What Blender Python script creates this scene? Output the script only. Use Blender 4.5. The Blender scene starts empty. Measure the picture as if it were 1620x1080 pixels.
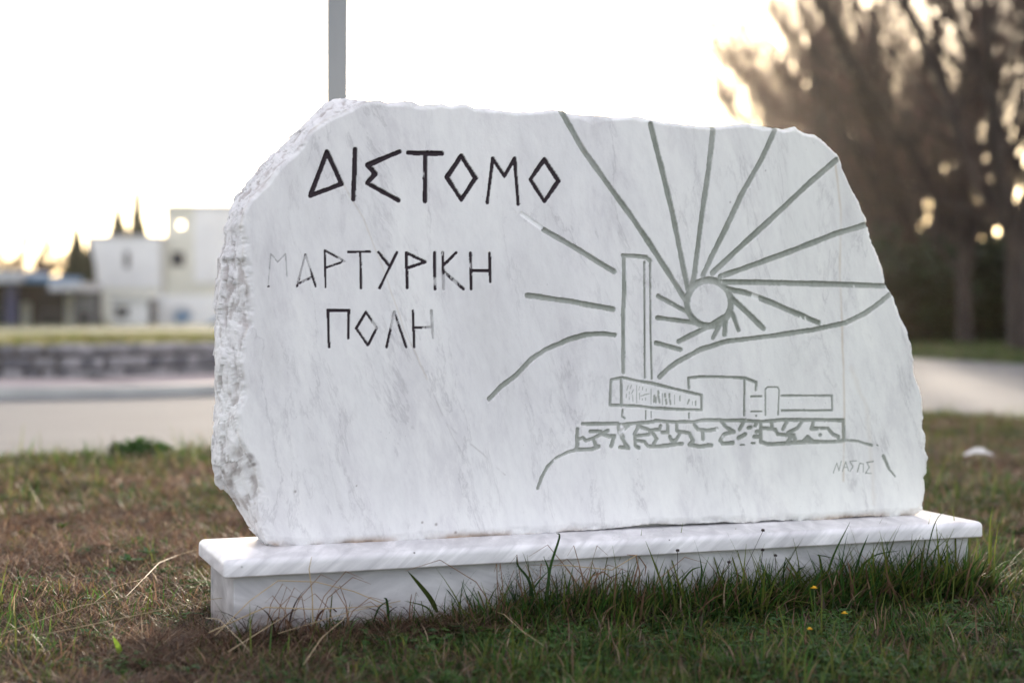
import bpy, math, random
import numpy as np
from mathutils import Vector
R = math.radians
random.seed(7); rng = np.random.default_rng(7)
sc = bpy.context.scene
C = sc.collection

# ------------------------------------------------------------------ camera, sky, sun, exposure
FPX = 2635.0; HOR = 485.0; CAMH = 0.72
cam = bpy.data.cameras.new('camera'); camo = bpy.data.objects.new('camera', cam); C.objects.link(camo)
camo.location = (0, 0, CAMH); camo.rotation_euler = (R(90), 0, 0)
cam.sensor_width = 36; cam.lens = FPX/1620*36; cam.shift_y = -(540-HOR)/1620
cam.clip_start = 0.05; cam.clip_end = 3000
cam.dof.use_dof = True; cam.dof.focus_distance = 3.98; cam.dof.aperture_fstop = 1.8; cam.dof.aperture_blades = 0
sc.camera = camo
SUN_EL, SUN_AZ = 6.6, 6.3
w = bpy.data.worlds.new('World'); sc.world = w; w.use_nodes = True
nt = w.node_tree; nt.nodes.clear()
sky = nt.nodes.new('ShaderNodeTexSky'); sky.sky_type = 'NISHITA'; sky.sun_disc = False
sky.sun_elevation = R(SUN_EL); sky.sun_rotation = R(SUN_AZ); sky.dust_density = .7; sky.air_density = .6; sky.ozone_density = 0.3
bg = nt.nodes.new('ShaderNodeBackground'); bg.inputs[1].default_value = 0.15
wo = nt.nodes.new('ShaderNodeOutputWorld')
veil = nt.nodes.new('ShaderNodeMix'); veil.data_type = 'RGBA'; veil.blend_type = 'MIX'; veil.inputs[0].default_value = .72   # thin even veil of high cloud over the whole sky
veil.inputs[7].default_value = (1.36, 1.23, 1.23, 1); nt.links.new(sky.outputs[0], veil.inputs[6])
nt.links.new(veil.outputs[2], bg.inputs[0]); nt.links.new(bg.outputs[0], wo.inputs[0])
sun = bpy.data.lights.new('sun', 'SUN'); suno = bpy.data.objects.new('sun', sun); C.objects.link(suno)
sun.energy = 2.2; sun.angle = R(0.5); sun.color = (1.0, 0.86, 0.70)
sdir = Vector((math.sin(R(SUN_AZ))*math.cos(R(SUN_EL)), math.cos(R(SUN_AZ))*math.cos(R(SUN_EL)), math.sin(R(SUN_EL))))
suno.rotation_euler = sdir.to_track_quat('Z', 'Y').to_euler(); suno.location = (0, 0, 6)
vs = sc.view_settings; vs.view_transform = 'Standard'; vs.look = 'None'; vs.gamma = 1.0; vs.use_curve_mapping = False
vs.exposure = 2.76

# ------------------------------------------------------------------ helpers
def tag(o, label=None, cat=None, group=None, kind=None):
    if label: o['label'] = label
    if cat: o['category'] = cat
    if group: o['group'] = group
    if kind: o['kind'] = kind
    return o
def empty(name, loc=(0, 0, 0), rz=0, label=None, cat=None, group=None):
    o = bpy.data.objects.new(name, None); C.objects.link(o); o.empty_display_size = .1
    o.location = loc; o.rotation_euler = (0, 0, rz); return tag(o, label, cat, group)
def link(name, me, mats, parent=None, loc=(0, 0, 0), rot=(0, 0, 0)):
    o = bpy.data.objects.new(name, me); C.objects.link(o)
    if parent is not None: o.parent = parent
    o.location = loc; o.rotation_euler = rot
    if mats is not None and len(me.materials) == 0:
        for m in (mats if isinstance(mats, (list, tuple)) else [mats]): me.materials.append(m)
    return o
def npmesh(name, V, quads=None, tris=None, smooth=False, attrs=None):
    me = bpy.data.meshes.new(name)
    V = np.asarray(V, dtype=np.float32).reshape(-1, 3)
    nq = 0 if quads is None else len(quads); ntr = 0 if tris is None else len(tris)
    me.vertices.add(len(V)); me.vertices.foreach_set('co', V.ravel())
    li = []
    if nq: li.append(np.asarray(quads, dtype=np.int32).ravel())
    if ntr: li.append(np.asarray(tris, dtype=np.int32).ravel())
    li = np.concatenate(li); me.loops.add(len(li)); me.loops.foreach_set('vertex_index', li)
    st = np.concatenate([np.arange(nq)*4, nq*4+np.arange(ntr)*3]).astype(np.int32)
    me.polygons.add(nq+ntr); me.polygons.foreach_set('loop_start', st)
    try: me.polygons.foreach_set('loop_total', np.concatenate([np.full(nq, 4), np.full(ntr, 3)]).astype(np.int32))
    except Exception: pass
    if smooth: me.polygons.foreach_set('use_smooth', np.ones(nq+ntr, dtype=bool))
    me.update(calc_edges=True)
    if attrs:
        for k, a in attrs.items():
            a = np.asarray(a, dtype=np.float32)
            if a.ndim == 2:
                at = me.attributes.new(k, 'FLOAT_COLOR', 'POINT')
                if a.shape[1] == 3: a = np.concatenate([a, np.ones((len(a), 1), np.float32)], 1)
                at.data.foreach_set('color', a.ravel())
            else:
                at = me.attributes.new(k, 'FLOAT', 'POINT'); at.data.foreach_set('value', a)
    return me
class MB:
    """collects simple solids into one mesh"""
    def __init__(s): s.v = []; s.f = []
    def add(s, v, f):
        b = len(s.v); s.v += [tuple(p) for p in v]; s.f += [tuple(i+b for i in q) for q in f]; return s
    def box(s, x0, x1, y0, y1, z0, z1, j=0.0):
        v = [(x, y, z) for z in (z0, z1) for y in (y0, y1) for x in (x0, x1)]
        if j: v = [(a+random.uniform(-j, j), b+random.uniform(-j, j), c+random.uniform(-j, j)) for a, b, c in v]
        return s.add(v, [(0, 2, 3, 1), (4, 5, 7, 6), (0, 1, 5, 4), (2, 6, 7, 3), (0, 4, 6, 2), (1, 3, 7, 5)])
    def tube(s, pts, rad, n=6, cap=True):
        pts = [Vector(p) for p in pts]; rings = []
        for i, p in enumerate(pts):
            d = (pts[min(i+1, len(pts)-1)]-pts[max(i-1, 0)]).normalized()
            u = d.cross(Vector((0, 0, 1)) if abs(d.z) < .9 else Vector((1, 0, 0))).normalized(); v = d.cross(u)
            r = rad[i] if isinstance(rad, (list, tuple)) else rad
            rings.append([p+(u*math.cos(2*math.pi*k/n)+v*math.sin(2*math.pi*k/n))*r for k in range(n)])
        V = [p for q in rings for p in q]; F = []
        for i in range(len(pts)-1):
            for k in range(n): F.append((i*n+k, i*n+(k+1) % n, (i+1)*n+(k+1) % n, (i+1)*n+k))
        if cap: F.append(tuple(range(n))); F.append(tuple(range((len(pts)-1)*n+n-1, (len(pts)-1)*n-1, -1)))
        return s.add(V, F)
    def mesh(s, name, bevel=0.0, smooth=False, seg=2):
        me = bpy.data.meshes.new(name); me.from_pydata(s.v, [], s.f); me.update()
        import bmesh
        bm = bmesh.new(); bm.from_mesh(me)
        if bevel: bmesh.ops.bevel(bm, geom=bm.edges[:], offset=bevel, segments=seg, profile=.5, affect='EDGES')
        bmesh.ops.recalc_face_normals(bm, faces=bm.faces[:]); bm.to_mesh(me); bm.free()
        if smooth: me.polygons.foreach_set('use_smooth', [True]*len(me.polygons))
        return me
    def build(s, name, mat, parent=None, bevel=0.0, smooth=False, loc=(0, 0, 0), rot=(0, 0, 0), seg=2):
        return link(name, s.mesh(name, bevel, smooth, seg), mat, parent, loc, rot)

def _h(ix, iy, iz, seed):
    n = (ix.astype(np.int64)*374761393+iy.astype(np.int64)*668265263+iz.astype(np.int64)*2147483647+seed*1274126177) & 0xffffffff
    n = ((n ^ (n >> 13))*1274126177) & 0xffffffff; n = n ^ (n >> 16)
    return (n & 0xffff)/65535.0
def vnoise(x, y, z=None, seed=0):
    """smooth value noise in -1..1"""
    x = np.asarray(x, float); y = np.asarray(y, float); z = np.zeros_like(x) if z is None else np.asarray(z, float)
    x, y, z = np.broadcast_arrays(x, y, z)
    ix, iy, iz = np.floor(x), np.floor(y), np.floor(z); fx, fy, fz = x-ix, y-iy, z-iz
    fx, fy, fz = [f*f*(3-2*f) for f in (fx, fy, fz)]; out = 0
    for dx in (0, 1):
        for dy in (0, 1):
            for dz in (0, 1):
                out = out+_h(ix+dx, iy+dy, iz+dz, seed)*(fx if dx else 1-fx)*(fy if dy else 1-fy)*(fz if dz else 1-fz)
    return out*2-1
def fbm(x, y, z=None, seed=0, o=4):
    t = 0; a = 1.; n = 0
    for i in range(o):
        t = t+a*vnoise(np.asarray(x)*2**i, np.asarray(y)*2**i, None if z is None else np.asarray(z)*2**i, seed+i*17); n += a; a *= .5
    return t/n

# ------------------------------------------------------------------ materials
def mat(name):
    m = bpy.data.materials.new(name); m.use_nodes = True; nt = m.node_tree; nt.nodes.clear()
    out = nt.nodes.new('ShaderNodeOutputMaterial'); b = nt.nodes.new('ShaderNodeBsdfPrincipled')
    nt.links.new(b.outputs[0], out.inputs[0])
    return m, nt, b, out
def N(nt, typ, **kw):
    n = nt.nodes.new(typ)
    for k, v in kw.items():
        if k.startswith('i_'):
            key = k[2:]; key = int(key) if key.isdigit() else key.replace('_', ' '); n.inputs[key].default_value = v
        else: setattr(n, k, v)
    return n
def L(nt, a, b): nt.links.new(a, b)
def ramp(nt, fac, stops):
    r = nt.nodes.new('ShaderNodeValToRGB'); e = r.color_ramp.elements
    while len(e) < len(stops): e.new(.5)
    for i, (p, c) in enumerate(stops):
        e[i].position = p; e[i].color = tuple(c)+(1,) if len(c) == 3 else c
    L(nt, fac, r.inputs[0]); return r
def coords(nt, scale=(1, 1, 1), rot=(0, 0, 0), out='Object'):
    tc = N(nt, 'ShaderNodeTexCoord'); mp = N(nt, 'ShaderNodeMapping')
    mp.inputs['Scale'].default_value = scale; mp.inputs['Rotation'].default_value = rot
    L(nt, tc.outputs[out], mp.inputs[0]); return mp.outputs[0]
def mix(nt, fac, a, b, mode='MIX'):
    m = nt.nodes.new('ShaderNodeMix'); m.data_type = 'RGBA'; m.blend_type = mode
    for s, v in ((m.inputs[0], fac), (m.inputs[6], a), (m.inputs[7], b)):
        if isinstance(v, bpy.types.NodeSocket): L(nt, v, s)
        elif isinstance(v, (int, float)): s.default_value = v
        else: s.default_value = tuple(v)+(1,)
    return m.outputs[2]
def noisy(name, c1, c2, scale=5., rough=.8, bump=.3, bscale=40., coord='Object', stretch=(1, 1, 1), detail=6, bdist=.01, metal=0., spec=.5):
    m, nt, b, out = mat(name); co = coords(nt, stretch, out=coord)
    n = N(nt, 'ShaderNodeTexNoise', i_Scale=scale, i_Detail=detail); L(nt, co, n.inputs[0])
    r = ramp(nt, n.outputs[0], [(.3, c1), (.7, c2)]); L(nt, r.outputs[0], b.inputs['Base Color'])
    b.inputs['Roughness'].default_value = rough; b.inputs['Metallic'].default_value = metal
    b.inputs['Specular IOR Level'].default_value = spec
    if bump:
        n2 = N(nt, 'ShaderNodeTexNoise', i_Scale=bscale, i_Detail=5.0); L(nt, co, n2.inputs[0])
        bp = N(nt, 'ShaderNodeBump', i_Strength=bump, i_Distance=bdist); L(nt, n2.outputs[0], bp.inputs['Height']); L(nt, bp.outputs[0], b.inputs['Normal'])
    return m
def attr(nt, name, kind='fac'):
    a = N(nt, 'ShaderNodeAttribute'); a.attribute_name = name
    return a.outputs['Fac'] if kind == 'fac' else a.outputs['Color']

def marble_slab_mat():
    m, nt, b, out = mat('carved_marble')
    co = coords(nt, (1, 1, 1), (0, R(14), 0))
    st = N(nt, 'ShaderNodeMapping'); st.inputs['Scale'].default_value = (2.7, 2.7, .95); L(nt, co, st.inputs[0])
    n1 = N(nt, 'ShaderNodeTexNoise', i_Scale=2.2, i_Detail=9.0, i_Roughness=.62, i_Distortion=.55); L(nt, st.outputs[0], n1.inputs[0])
    base = ramp(nt, n1.outputs[0], [(.28, (.67, .662, .662)), (.46, (.755, .750, .750)), (.62, (.81, .805, .795))])
    n2 = N(nt, 'ShaderNodeTexNoise', i_Scale=3.1, i_Detail=10.0, i_Roughness=.74, i_Distortion=.35); L(nt, st.outputs[0], n2.inputs[0])
    cl = ramp(nt, n2.outputs[0], [(.38, (.885, .875, .89)), (.47, (.975, .97, .975)), (.56, (1, 1, 1))])
    vn = N(nt, 'ShaderNodeTexNoise', i_Scale=1.7, i_Detail=9.0, i_Roughness=.66, i_Distortion=.5); L(nt, st.outputs[0], vn.inputs[0])
    vr = ramp(nt, vn.outputs[0], [(.485, (0, 0, 0)), (.5, (1, 1, 1)), (.515, (0, 0, 0))])
    c = mix(nt, 1.0, base.outputs[0], cl.outputs[0], 'MULTIPLY')
    n4 = N(nt, 'ShaderNodeTexNoise', i_Scale=26.0, i_Detail=8.0, i_Roughness=.65); L(nt, st.outputs[0], n4.inputs[0])
    c = mix(nt, 1.0, c, ramp(nt, n4.outputs[0], [(.34, (.95, .948, .952)), (.56, (1, 1, 1))]).outputs[0], 'MULTIPLY')
    vm_ = mix(nt, 1.0, vr.outputs[0], ramp(nt, n2.outputs[0], [(.42, (.42, .42, .42)), (.58, (0, 0, 0))]).outputs[0], 'MULTIPLY')
    c = mix(nt, vm_, c, (.40, .39, .40))
    # greenish cream tint toward the right-hand side of the slab
    gx = N(nt, 'ShaderNodeSeparateXYZ'); tc = N(nt, 'ShaderNodeTexCoord'); L(nt, tc.outputs['Object'], gx.inputs[0])
    gm = N(nt, 'ShaderNodeMapRange', i_1=.9, i_2=1.5, i_3=0., i_4=1.); L(nt, gx.outputs[0], gm.inputs[0])
    c = mix(nt, gm.outputs[0], c, mix(nt, 1.0, c, (.985, 1.0, .955), 'MULTIPLY'))
    # fine dark pitting
    vo = N(nt, 'ShaderNodeTexVoronoi', i_Scale=55.0); L(nt, co, vo.inputs[0])
    pit = ramp(nt, vo.outputs['Distance'], [(.03, (1, 1, 1)), (.075, (0, 0, 0))])
    n3 = N(nt, 'ShaderNodeTexNoise', i_Scale=5.0); L(nt, st.outputs[0], n3.inputs[0])
    pm = ramp(nt, n3.outputs[0], [(.56, (0, 0, 0)), (.68, (1, 1, 1))])
    pf = mix(nt, 1.0, pit.outputs[0], pm.outputs[0], 'MULTIPLY')
    c = mix(nt, pf, c, (.30, .28, .27))
    c = mix(nt, attr(nt, 'vein'), c, (.50, .40, .27))
    c = mix(nt, attr(nt, 'crack'), c, (.30, .27, .26))
    c = mix(nt, attr(nt, 'white'), c, (.86, .86, .86))
    # broken flanks: cleaner crystals with brown lichen in the hollows
    c = mix(nt, attr(nt, 'dirt'), c, (.17, .11, .085))
    c = mix(nt, attr(nt, 'rust'), c, (.30, .18, .09))
    c = mix(nt, attr(nt, 'line'), c, (.265, .285, .245))
    c = mix(nt, attr(nt, 'ink'), c, (.022, .012, .018))
    L(nt, c, b.inputs['Base Color'])
    b.inputs['Roughness'].default_value = .62; b.inputs['Specular IOR Level'].default_value = .35
    b.inputs['Subsurface Weight'].default_value = 0.0
    nb = N(nt, 'ShaderNodeTexNoise', i_Scale=160.0, i_Detail=4.0); L(nt, co, nb.inputs[0])
    nb2 = N(nt, 'ShaderNodeTexNoise', i_Scale=60.0, i_Detail=7.0, i_Roughness=.7); L(nt, co, nb2.inputs[0])
    hm = N(nt, 'ShaderNodeMath', operation='MULTIPLY_ADD'); L(nt, nb2.outputs[0], hm.inputs[0])
    rg = N(nt, 'ShaderNodeMath', operation='MULTIPLY', i_1=6.0); L(nt, attr(nt, 'rough'), rg.inputs[0]); L(nt, rg.outputs[0], hm.inputs[1]); L(nt, nb.outputs[0], hm.inputs[2])
    bp = N(nt, 'ShaderNodeBump', i_Strength=.35, i_Distance=.0012); L(nt, hm.outputs[0], bp.inputs['Height']); L(nt, bp.outputs[0], b.inputs['Normal'])
    return m
def plinth_marble(name, rotz, streak, shift, lift=0.):
    m, nt, b, out = mat(name)
    co = coords(nt, (1, 1, 1), (0, R(rotz), R(12)))
    st = N(nt, 'ShaderNodeMapping'); st.inputs['Scale'].default_value = streak; st.inputs['Location'].default_value = shift; L(nt, co, st.inputs[0])
    n1 = N(nt, 'ShaderNodeTexNoise', i_Scale=3.0, i_Detail=8.0, i_Roughness=.6, i_Distortion=.6); L(nt, st.outputs[0], n1.inputs[0])
    base = ramp(nt, n1.outputs[0], [(.36-lift*.8, (.36+lift*.6, .355+lift*.6, .375+lift*.6)), (.5, (.53+lift, .525+lift, .54+lift)), (.64, (.70+lift, .69+lift, .71+lift))])
    n2 = N(nt, 'ShaderNodeTexNoise', i_Scale=9.0, i_Detail=6.0); L(nt, co, n2.inputs[0])
    c = mix(nt, 1.0, base.outputs[0], ramp(nt, n2.outputs[0], [(.3, (.86, .85, .86)), (.6, (1, 1, 1))]).outputs[0], 'MULTIPLY')
    vo = N(nt, 'ShaderNodeTexVoronoi', i_Scale=26.0, i_Randomness=1.0); L(nt, co, vo.inputs[0])
    pit = ramp(nt, vo.outputs['Distance'], [(.05, (1, 1, 1)), (.09, (0, 0, 0))])
    c = mix(nt, mix(nt, 1.0, pit.outputs[0], ramp(nt, n2.outputs[0], [(.5, (0, 0, 0)), (.56, (1, 1, 1))]).outputs[0], 'MULTIPLY'), c, (.10, .09, .09))
    c = mix(nt, attr(nt, 'dirt'), c, (.20, .13, .08))
    L(nt, c, b.inputs['Base Color']); b.inputs['Roughness'].default_value = .38; b.inputs['Specular IOR Level'].default_value = .4
    nb = N(nt, 'ShaderNodeTexNoise', i_Scale=70.0, i_Detail=5.0); L(nt, co, nb.inputs[0])
    bp = N(nt, 'ShaderNodeBump', i_Strength=.15, i_Distance=.001); L(nt, nb.outputs[0], bp.inputs['Height']); L(nt, bp.outputs[0], b.inputs['Normal'])
    return m
def leafy(name, trans=.45, rough=.6, var=.5, tint=(1, 1, 1)):
    """blade / leaf material: own colour from the 'col' attribute, light passes through"""
    m, nt, b, out = mat(name); oi = N(nt, 'ShaderNodeObjectInfo')
    mr = N(nt, 'ShaderNodeMapRange', i_1=0., i_2=1., i_3=1-var*.5, i_4=1+var*.5); L(nt, oi.outputs['Random'], mr.inputs[0])
    c = mix(nt, 1.0, attr(nt, 'col', 'c'), tint, 'MULTIPLY')
    vm = N(nt, 'ShaderNodeVectorMath', operation='SCALE'); L(nt, c, vm.inputs[0]); L(nt, mr.outputs[0], vm.inputs['Scale'])
    L(nt, vm.outputs[0], b.inputs['Base Color']); b.inputs['Roughness'].default_value = rough; b.inputs['Specular IOR Level'].default_value = .25
    t = N(nt, 'ShaderNodeBsdfTranslucent'); L(nt, vm.outputs[0], t.inputs[0])
    ms = N(nt, 'ShaderNodeMixShader', i_0=trans); L(nt, b.outputs[0], ms.inputs[1]); L(nt, t.outputs[0], ms.inputs[2]); L(nt, ms.outputs[0], out.inputs[0])
    return m
M = {}
M['slab'] = marble_slab_mat()
M['cap'] = plinth_marble('veined_cap_marble', -52, (11, 1.6, 1.2), (0, 0, 0), .20)
M['panel'] = plinth_marble('plinth_marble', 80, (3.2, 2, .9), (3, 1, 2))
M['mortar'] = noisy('mortar', (.10, .085, .07), (.17, .14, .12), 30, .9)
M['blade'] = leafy('grass_blade', .42, .6, 1.0)
M['weed'] = leafy('weed_leaf', .35, .5)
M['foliage'] = leafy('evergreen_foliage', .25, .6, .4)
M['twig'] = noisy('twig_bark', (.085, .048, .036), (.14, .085, .065), 3, .9, 0)
M['bark'] = noisy('trunk_bark', (.025, .019, .016), (.06, .044, .036), 6, .95, .6, 12, bdist=.03, stretch=(1, 1, .3))
M['steel'] = noisy('galvanised_post', (.20, .21, .22), (.26, .27, .28), 8, .5, .1, 60, bdist=.001, stretch=(1, 1, .2), metal=.3)
M['white_wall'] = noisy('white_render', (.72, .72, .73), (.82, .82, .82), 1.2, .9, .1)
M['cream_wall'] = noisy('cream_render', (.62, .61, .54), (.72, .71, .63), 1.0, .9, .1)
M['glass'] = noisy('dark_glass', (.02, .025, .035), (.04, .045, .06), 1, .35, 0, spec=.15)
M['frame'] = noisy('grey_frame', (.16, .17, .19), (.22, .23, .25), 2, .6, 0)
M['blue'] = noisy('blue_paint', (.018, .024, .075), (.03, .04, .11), 2, .6, 0)
M['blue_light'] = noisy('light_blue_paint', (.06, .16, .30), (.08, .22, .38), 2, .6, 0)
M['roof_pale'] = noisy('pale_roof', (.36, .37, .40), (.50, .51, .54), 1, .7, 0)
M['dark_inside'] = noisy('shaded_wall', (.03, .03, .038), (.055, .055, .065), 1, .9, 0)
M['paper'] = noisy('white_paper', (.55, .54, .52), (.70, .69, .67), 20, .8, .3)
M['yellow'] = noisy('yellow_petal', (.75, .42, .01), (.85, .55, .02), 40, .6, 0)
M['seed'] = noisy('dark_seed_head', (.02, .015, .015), (.05, .035, .03), 90, .9, 0)
M['straw'] = noisy('straw_stalk', (.30, .22, .12), (.46, .36, .22), 30, .6, 0)

# ------------------------------------------------------------------ ground, road, pavement
def spline(pts, n=12):
    pts = [np.array(p, float) for p in pts]; P = [2*pts[0]-pts[1]]+pts+[2*pts[-1]-pts[-2]]; out = []
    for i in range(1, len(P)-2):
        for k in range(n):
            t = k/n; a, b, c, d = P[i-1], P[i], P[i+1], P[i+2]
            out.append(.5*((2*b)+(-a+c)*t+(2*a-5*b+4*c-d)*t*t+(-a+3*b-3*c+d)*t**3))
    out.append(pts[-1]); return np.array(out)
near_edge = spline([(-60, -14), (-25, -1.5), (-8, 6.0), (-2.54, 8.25), (-1.5, 8.9), (0, 10.3), (1.2, 11.5), (2.1, 12.05), (2.91, 11.75), (3.5, 10.95), (5.2, 8.0), (7.5, 3), (10, -6), (12, -20)])
far_edge = spline([(-60, 0), (-30, 7.0), (-12, 11.4), (-4.5, 13.6), (-2.6, 14.4), (-.6, 16.5), (1.2, 20.5), (3.2, 24.2), (4.8, 25.0), (5.95, 24.0), (6.9, 21.2), (9.5, 15), (14, 5), (20, -20)])
def poly_sheet(name, outline, z, m, kind='structure'):
    import bmesh
    bm = bmesh.new(); f = bm.faces.new([bm.verts.new((x, y, z)) for x, y in outline]); bmesh.ops.triangulate(bm, faces=[f])
    bmesh.ops.recalc_face_normals(bm, faces=bm.faces[:])
    me = bpy.data.meshes.new(name); bm.to_mesh(me); bm.free()
    if me.polygons[0].normal.z < 0: me.flip_normals()
    return tag(link(name, me, m), kind=kind)
def soil_mat():
    m, nt, b, out = mat('turf_soil'); co = coords(nt)
    n = N(nt, 'ShaderNodeTexNoise', i_Scale=1.3, i_Detail=8.0); L(nt, co, n.inputs[0])
    n2 = N(nt, 'ShaderNodeTexNoise', i_Scale=60.0, i_Detail=6.0); L(nt, co, n2.inputs[0])
    c = mix(nt, n2.outputs[0], ramp(nt, n.outputs[0], [(.35, (.028, .018, .012)), (.65, (.020, .022, .009))]).outputs[0], (.06, .04, .025))
    L(nt, c, b.inputs['Base Color']); b.inputs['Roughness'].default_value = .95
    bp = N(nt, 'ShaderNodeBump', i_Strength=.9, i_Distance=.02); L(nt, n2.outputs[0], bp.inputs['Height']); L(nt, bp.outputs[0], b.inputs['Normal'])
    return m
M['soil'] = soil_mat()
M['verge'] = noisy('verge_turf', (.040, .060, .014), (.085, .095, .026), 2.5, .95, .8, 14, bdist=.05)
def asphalt_mat():
    m, nt, b, out = mat('pale_asphalt'); co = coords(nt)
    n = N(nt, 'ShaderNodeTexNoise', i_Scale=260.0, i_Detail=3.0); L(nt, co, n.inputs[0])
    n2 = N(nt, 'ShaderNodeTexNoise', i_Scale=.9, i_Detail=6.0); L(nt, co, n2.inputs[0])
    c = mix(nt, n2.outputs[0], mix(nt, n.outputs[0], (.052, .056, .060), (.116, .121, .127)), (.132, .138, .145))
    L(nt, c, b.inputs['Base Color']); b.inputs['Roughness'].default_value = .82; b.inputs['Specular IOR Level'].default_value = .3
    bp = N(nt, 'ShaderNodeBump', i_Strength=.6, i_Distance=.004); L(nt, n.outputs[0], bp.inputs['Height']); L(nt, bp.outputs[0], b.inputs['Normal'])
    return m
M['asphalt'] = asphalt_mat()
tag(link('ground', npmesh('ground', [(-310, -60, -.95), (310, -60, -.95), (310, 400, -.95), (-310, 400, -.95)], [(0, 1, 2, 3)]), M['verge']), kind='structure')
# right-hand verge under the trees: level turf that falls away gently far behind
xs = np.concatenate([np.linspace(-60, 60, 61)]); ys = np.concatenate([np.linspace(-30, 60, 46), np.linspace(64, 200, 18)])
gx, gy = np.meshgrid(xs, ys); gz = -.06-np.clip((gy-60)/140, 0, 1)**1.0*.9+.02*vnoise(gx*.4, gy*.4, seed=3)
idx = np.arange(gx.size).reshape(gx.shape)
tag(link('terrain', npmesh('terrain', np.stack([gx, gy, gz], -1).reshape(-1, 3), np.stack([idx[:-1, :-1], idx[:-1, 1:], idx[1:, 1:], idx[1:, :-1]], -1).reshape(-1, 4), smooth=True), M['verge']), kind='structure')
poly_sheet('road', list(near_edge)+list(far_edge[::-1]), -.034, M['asphalt'])

# grass island (slightly crowned turf the monument stands in)
def edge_y(e, x): return np.interp(x, e[:, 0], e[:, 1])
nx, ny = 150, 190
V = []
for i in range(nx+1):
    x = -9+18.0*i/nx
    ye = edge_y(near_edge, x)+.03*math.sin(x*5.1)+.02*math.sin(x*13.7)
    for j in range(ny+1):
        y = -2.5+(ye+2.5)*j/ny
        V.append((x, y, 0))
V = np.array(V); e = np.repeat(edge_y(near_edge, V[::ny+1, 0]), ny+1)-V[:, 1]
V[:, 2] = -.027+.012*fbm(V[:, 0]*2.2, V[:, 1]*2.2, seed=5)-.03*np.clip(1-e/.35, 0, 1)**2
idx = np.arange(len(V)).reshape(nx+1, ny+1)
tag(link('lawn', npmesh('lawn', V, np.stack([idx[:-1, :-1], idx[1:, :-1], idx[1:, 1:], idx[:-1, 1:]], -1).reshape(-1, 4), smooth=True), M['soil']), kind='structure')
def lawn_z(x, y):
    return -.027+.012*fbm(x*2.2, y*2.2, seed=5)-.03*np.clip(1-(edge_y(near_edge, x)-y)/.35, 0, 1)**2

# kerb, pavement, low stone retaining wall, raised lawn (left half, beyond the road)
M['kerb'] = noisy('kerb_concrete', (.36, .36, .35), (.48, .48, .46), 3, .85, .3)
M['paving'] = noisy('pink_paving', (.30, .255, .25), (.39, .335, .325), 2, .85, .3)
def band(edge, off0, off1, z0, z1, xr=(-40, 2.0)):
    """closed strip solid between two offsets from an edge polyline"""
    E = edge[(edge[:, 0] > xr[0]) & (edge[:, 0] < xr[1])]
    T = np.gradient(E, axis=0); T /= np.linalg.norm(T, axis=1)[:, None]; Nn = np.stack([-T[:, 1], T[:, 0]], 1)
    a = E+Nn*off0; b = E+Nn*off1; V = []; F = []
    for p, q in zip(a, b): V += [(p[0], p[1], z0), (p[0], p[1], z1), (q[0], q[1], z1), (q[0], q[1], z0)]
    for i in range(len(E)-1):
        k = i*4
        F += [(k, k+4, k+5, k+1), (k+1, k+5, k+6, k+2), (k+2, k+6, k+7, k+3)]
    F += [(0, 1, 2, 3), tuple(len(V)-4+i for i in (3, 2, 1, 0))]
    return V, F, (E, Nn)
V, F, _ = band(far_edge, 0, .15, -.06, .05)
link('kerb', MB().add(V, F).mesh('kerb'), M['kerb']); tag(bpy.data.objects['kerb'], kind='structure')
V, F, _ = band(far_edge, .154, 2.2, -.06, .042)
tag(MB().add(V, F).build('pavement', M['paving']), kind='structure')
V, F, (E, Nn) = band(far_edge, 2.29, 2.45, -.06, .33)
rw = empty('retaining_wall', (E[len(E)//2][0], E[len(E)//2][1]+2.4, 0), 0, 'low grey rubble stone wall holding up the lawn beyond the road', 'wall')
core = MB().add(V, F).mesh('mortar_core'); co = link('mortar_core', core, M['mortar'], rw, loc=-Vector(rw.location))
M['rubble'] = noisy('rubble_stone', (.13, .13, .145), (.27, .265, .28), 3.0, .9, .6, 25, bdist=.01, coord='Object')
_t = M['rubble'].node_tree; _b = [n for n in _t.nodes if n.type == 'BSDF_PRINCIPLED'][0]; _c = _b.inputs['Base Color'].links[0].from_socket
_o = N(_t, 'ShaderNodeObjectInfo'); _r = ramp(_t, _o.outputs['Random'], [(0, (.5, .5, .53)), (.5, (1, .98, .95)), (1, (1.6, 1.55, 1.5))]); L(_t, mix(_t, 1.0, _c, _r.outputs[0], 'MULTIPLY'), _b.inputs['Base Color'])
stone_meshes = []
for k in range(6):
    mb = MB(); mb.box(-.5, .5, -.5, .5, -.5, .5, .09); me = mb.mesh('stone', .14, True, 1); me.materials.append(M['rubble']); stone_meshes.append(me)
seg = np.linalg.norm(np.diff(E, axis=0), axis=1); cum = np.concatenate([[0], np.cumsum(seg)])
for row, (z0, hh) in enumerate(((-.03, .15), (.12, .12), (.24, .12))):
    s = cum[-1]-14.5 + row*.07
    while s < cum[-1]-.2:
        wd = random.uniform(.13, .30); u = s+wd/2
        p = np.array([np.interp(u, cum, E[:, 0]), np.interp(u, cum, E[:, 1])]); n_ = np.array([np.interp(u, cum, Nn[:, 0]), np.interp(u, cum, Nn[:, 1])])
        p = p+n_*2.29
        o = bpy.data.objects.new('stone', random.choice(stone_meshes)); C.objects.link(o); o.parent = rw
        o.location = Vector((p[0], p[1], z0+hh/2))-Vector(rw.location); o.scale = (wd-.015, random.uniform(.09, .16), hh-.012)
        o.rotation_euler = (random.uniform(-.06, .06), random.uniform(-.06, .06), math.atan2(-n_[0], n_[1])+random.uniform(-.05, .05)); s += wd
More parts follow.
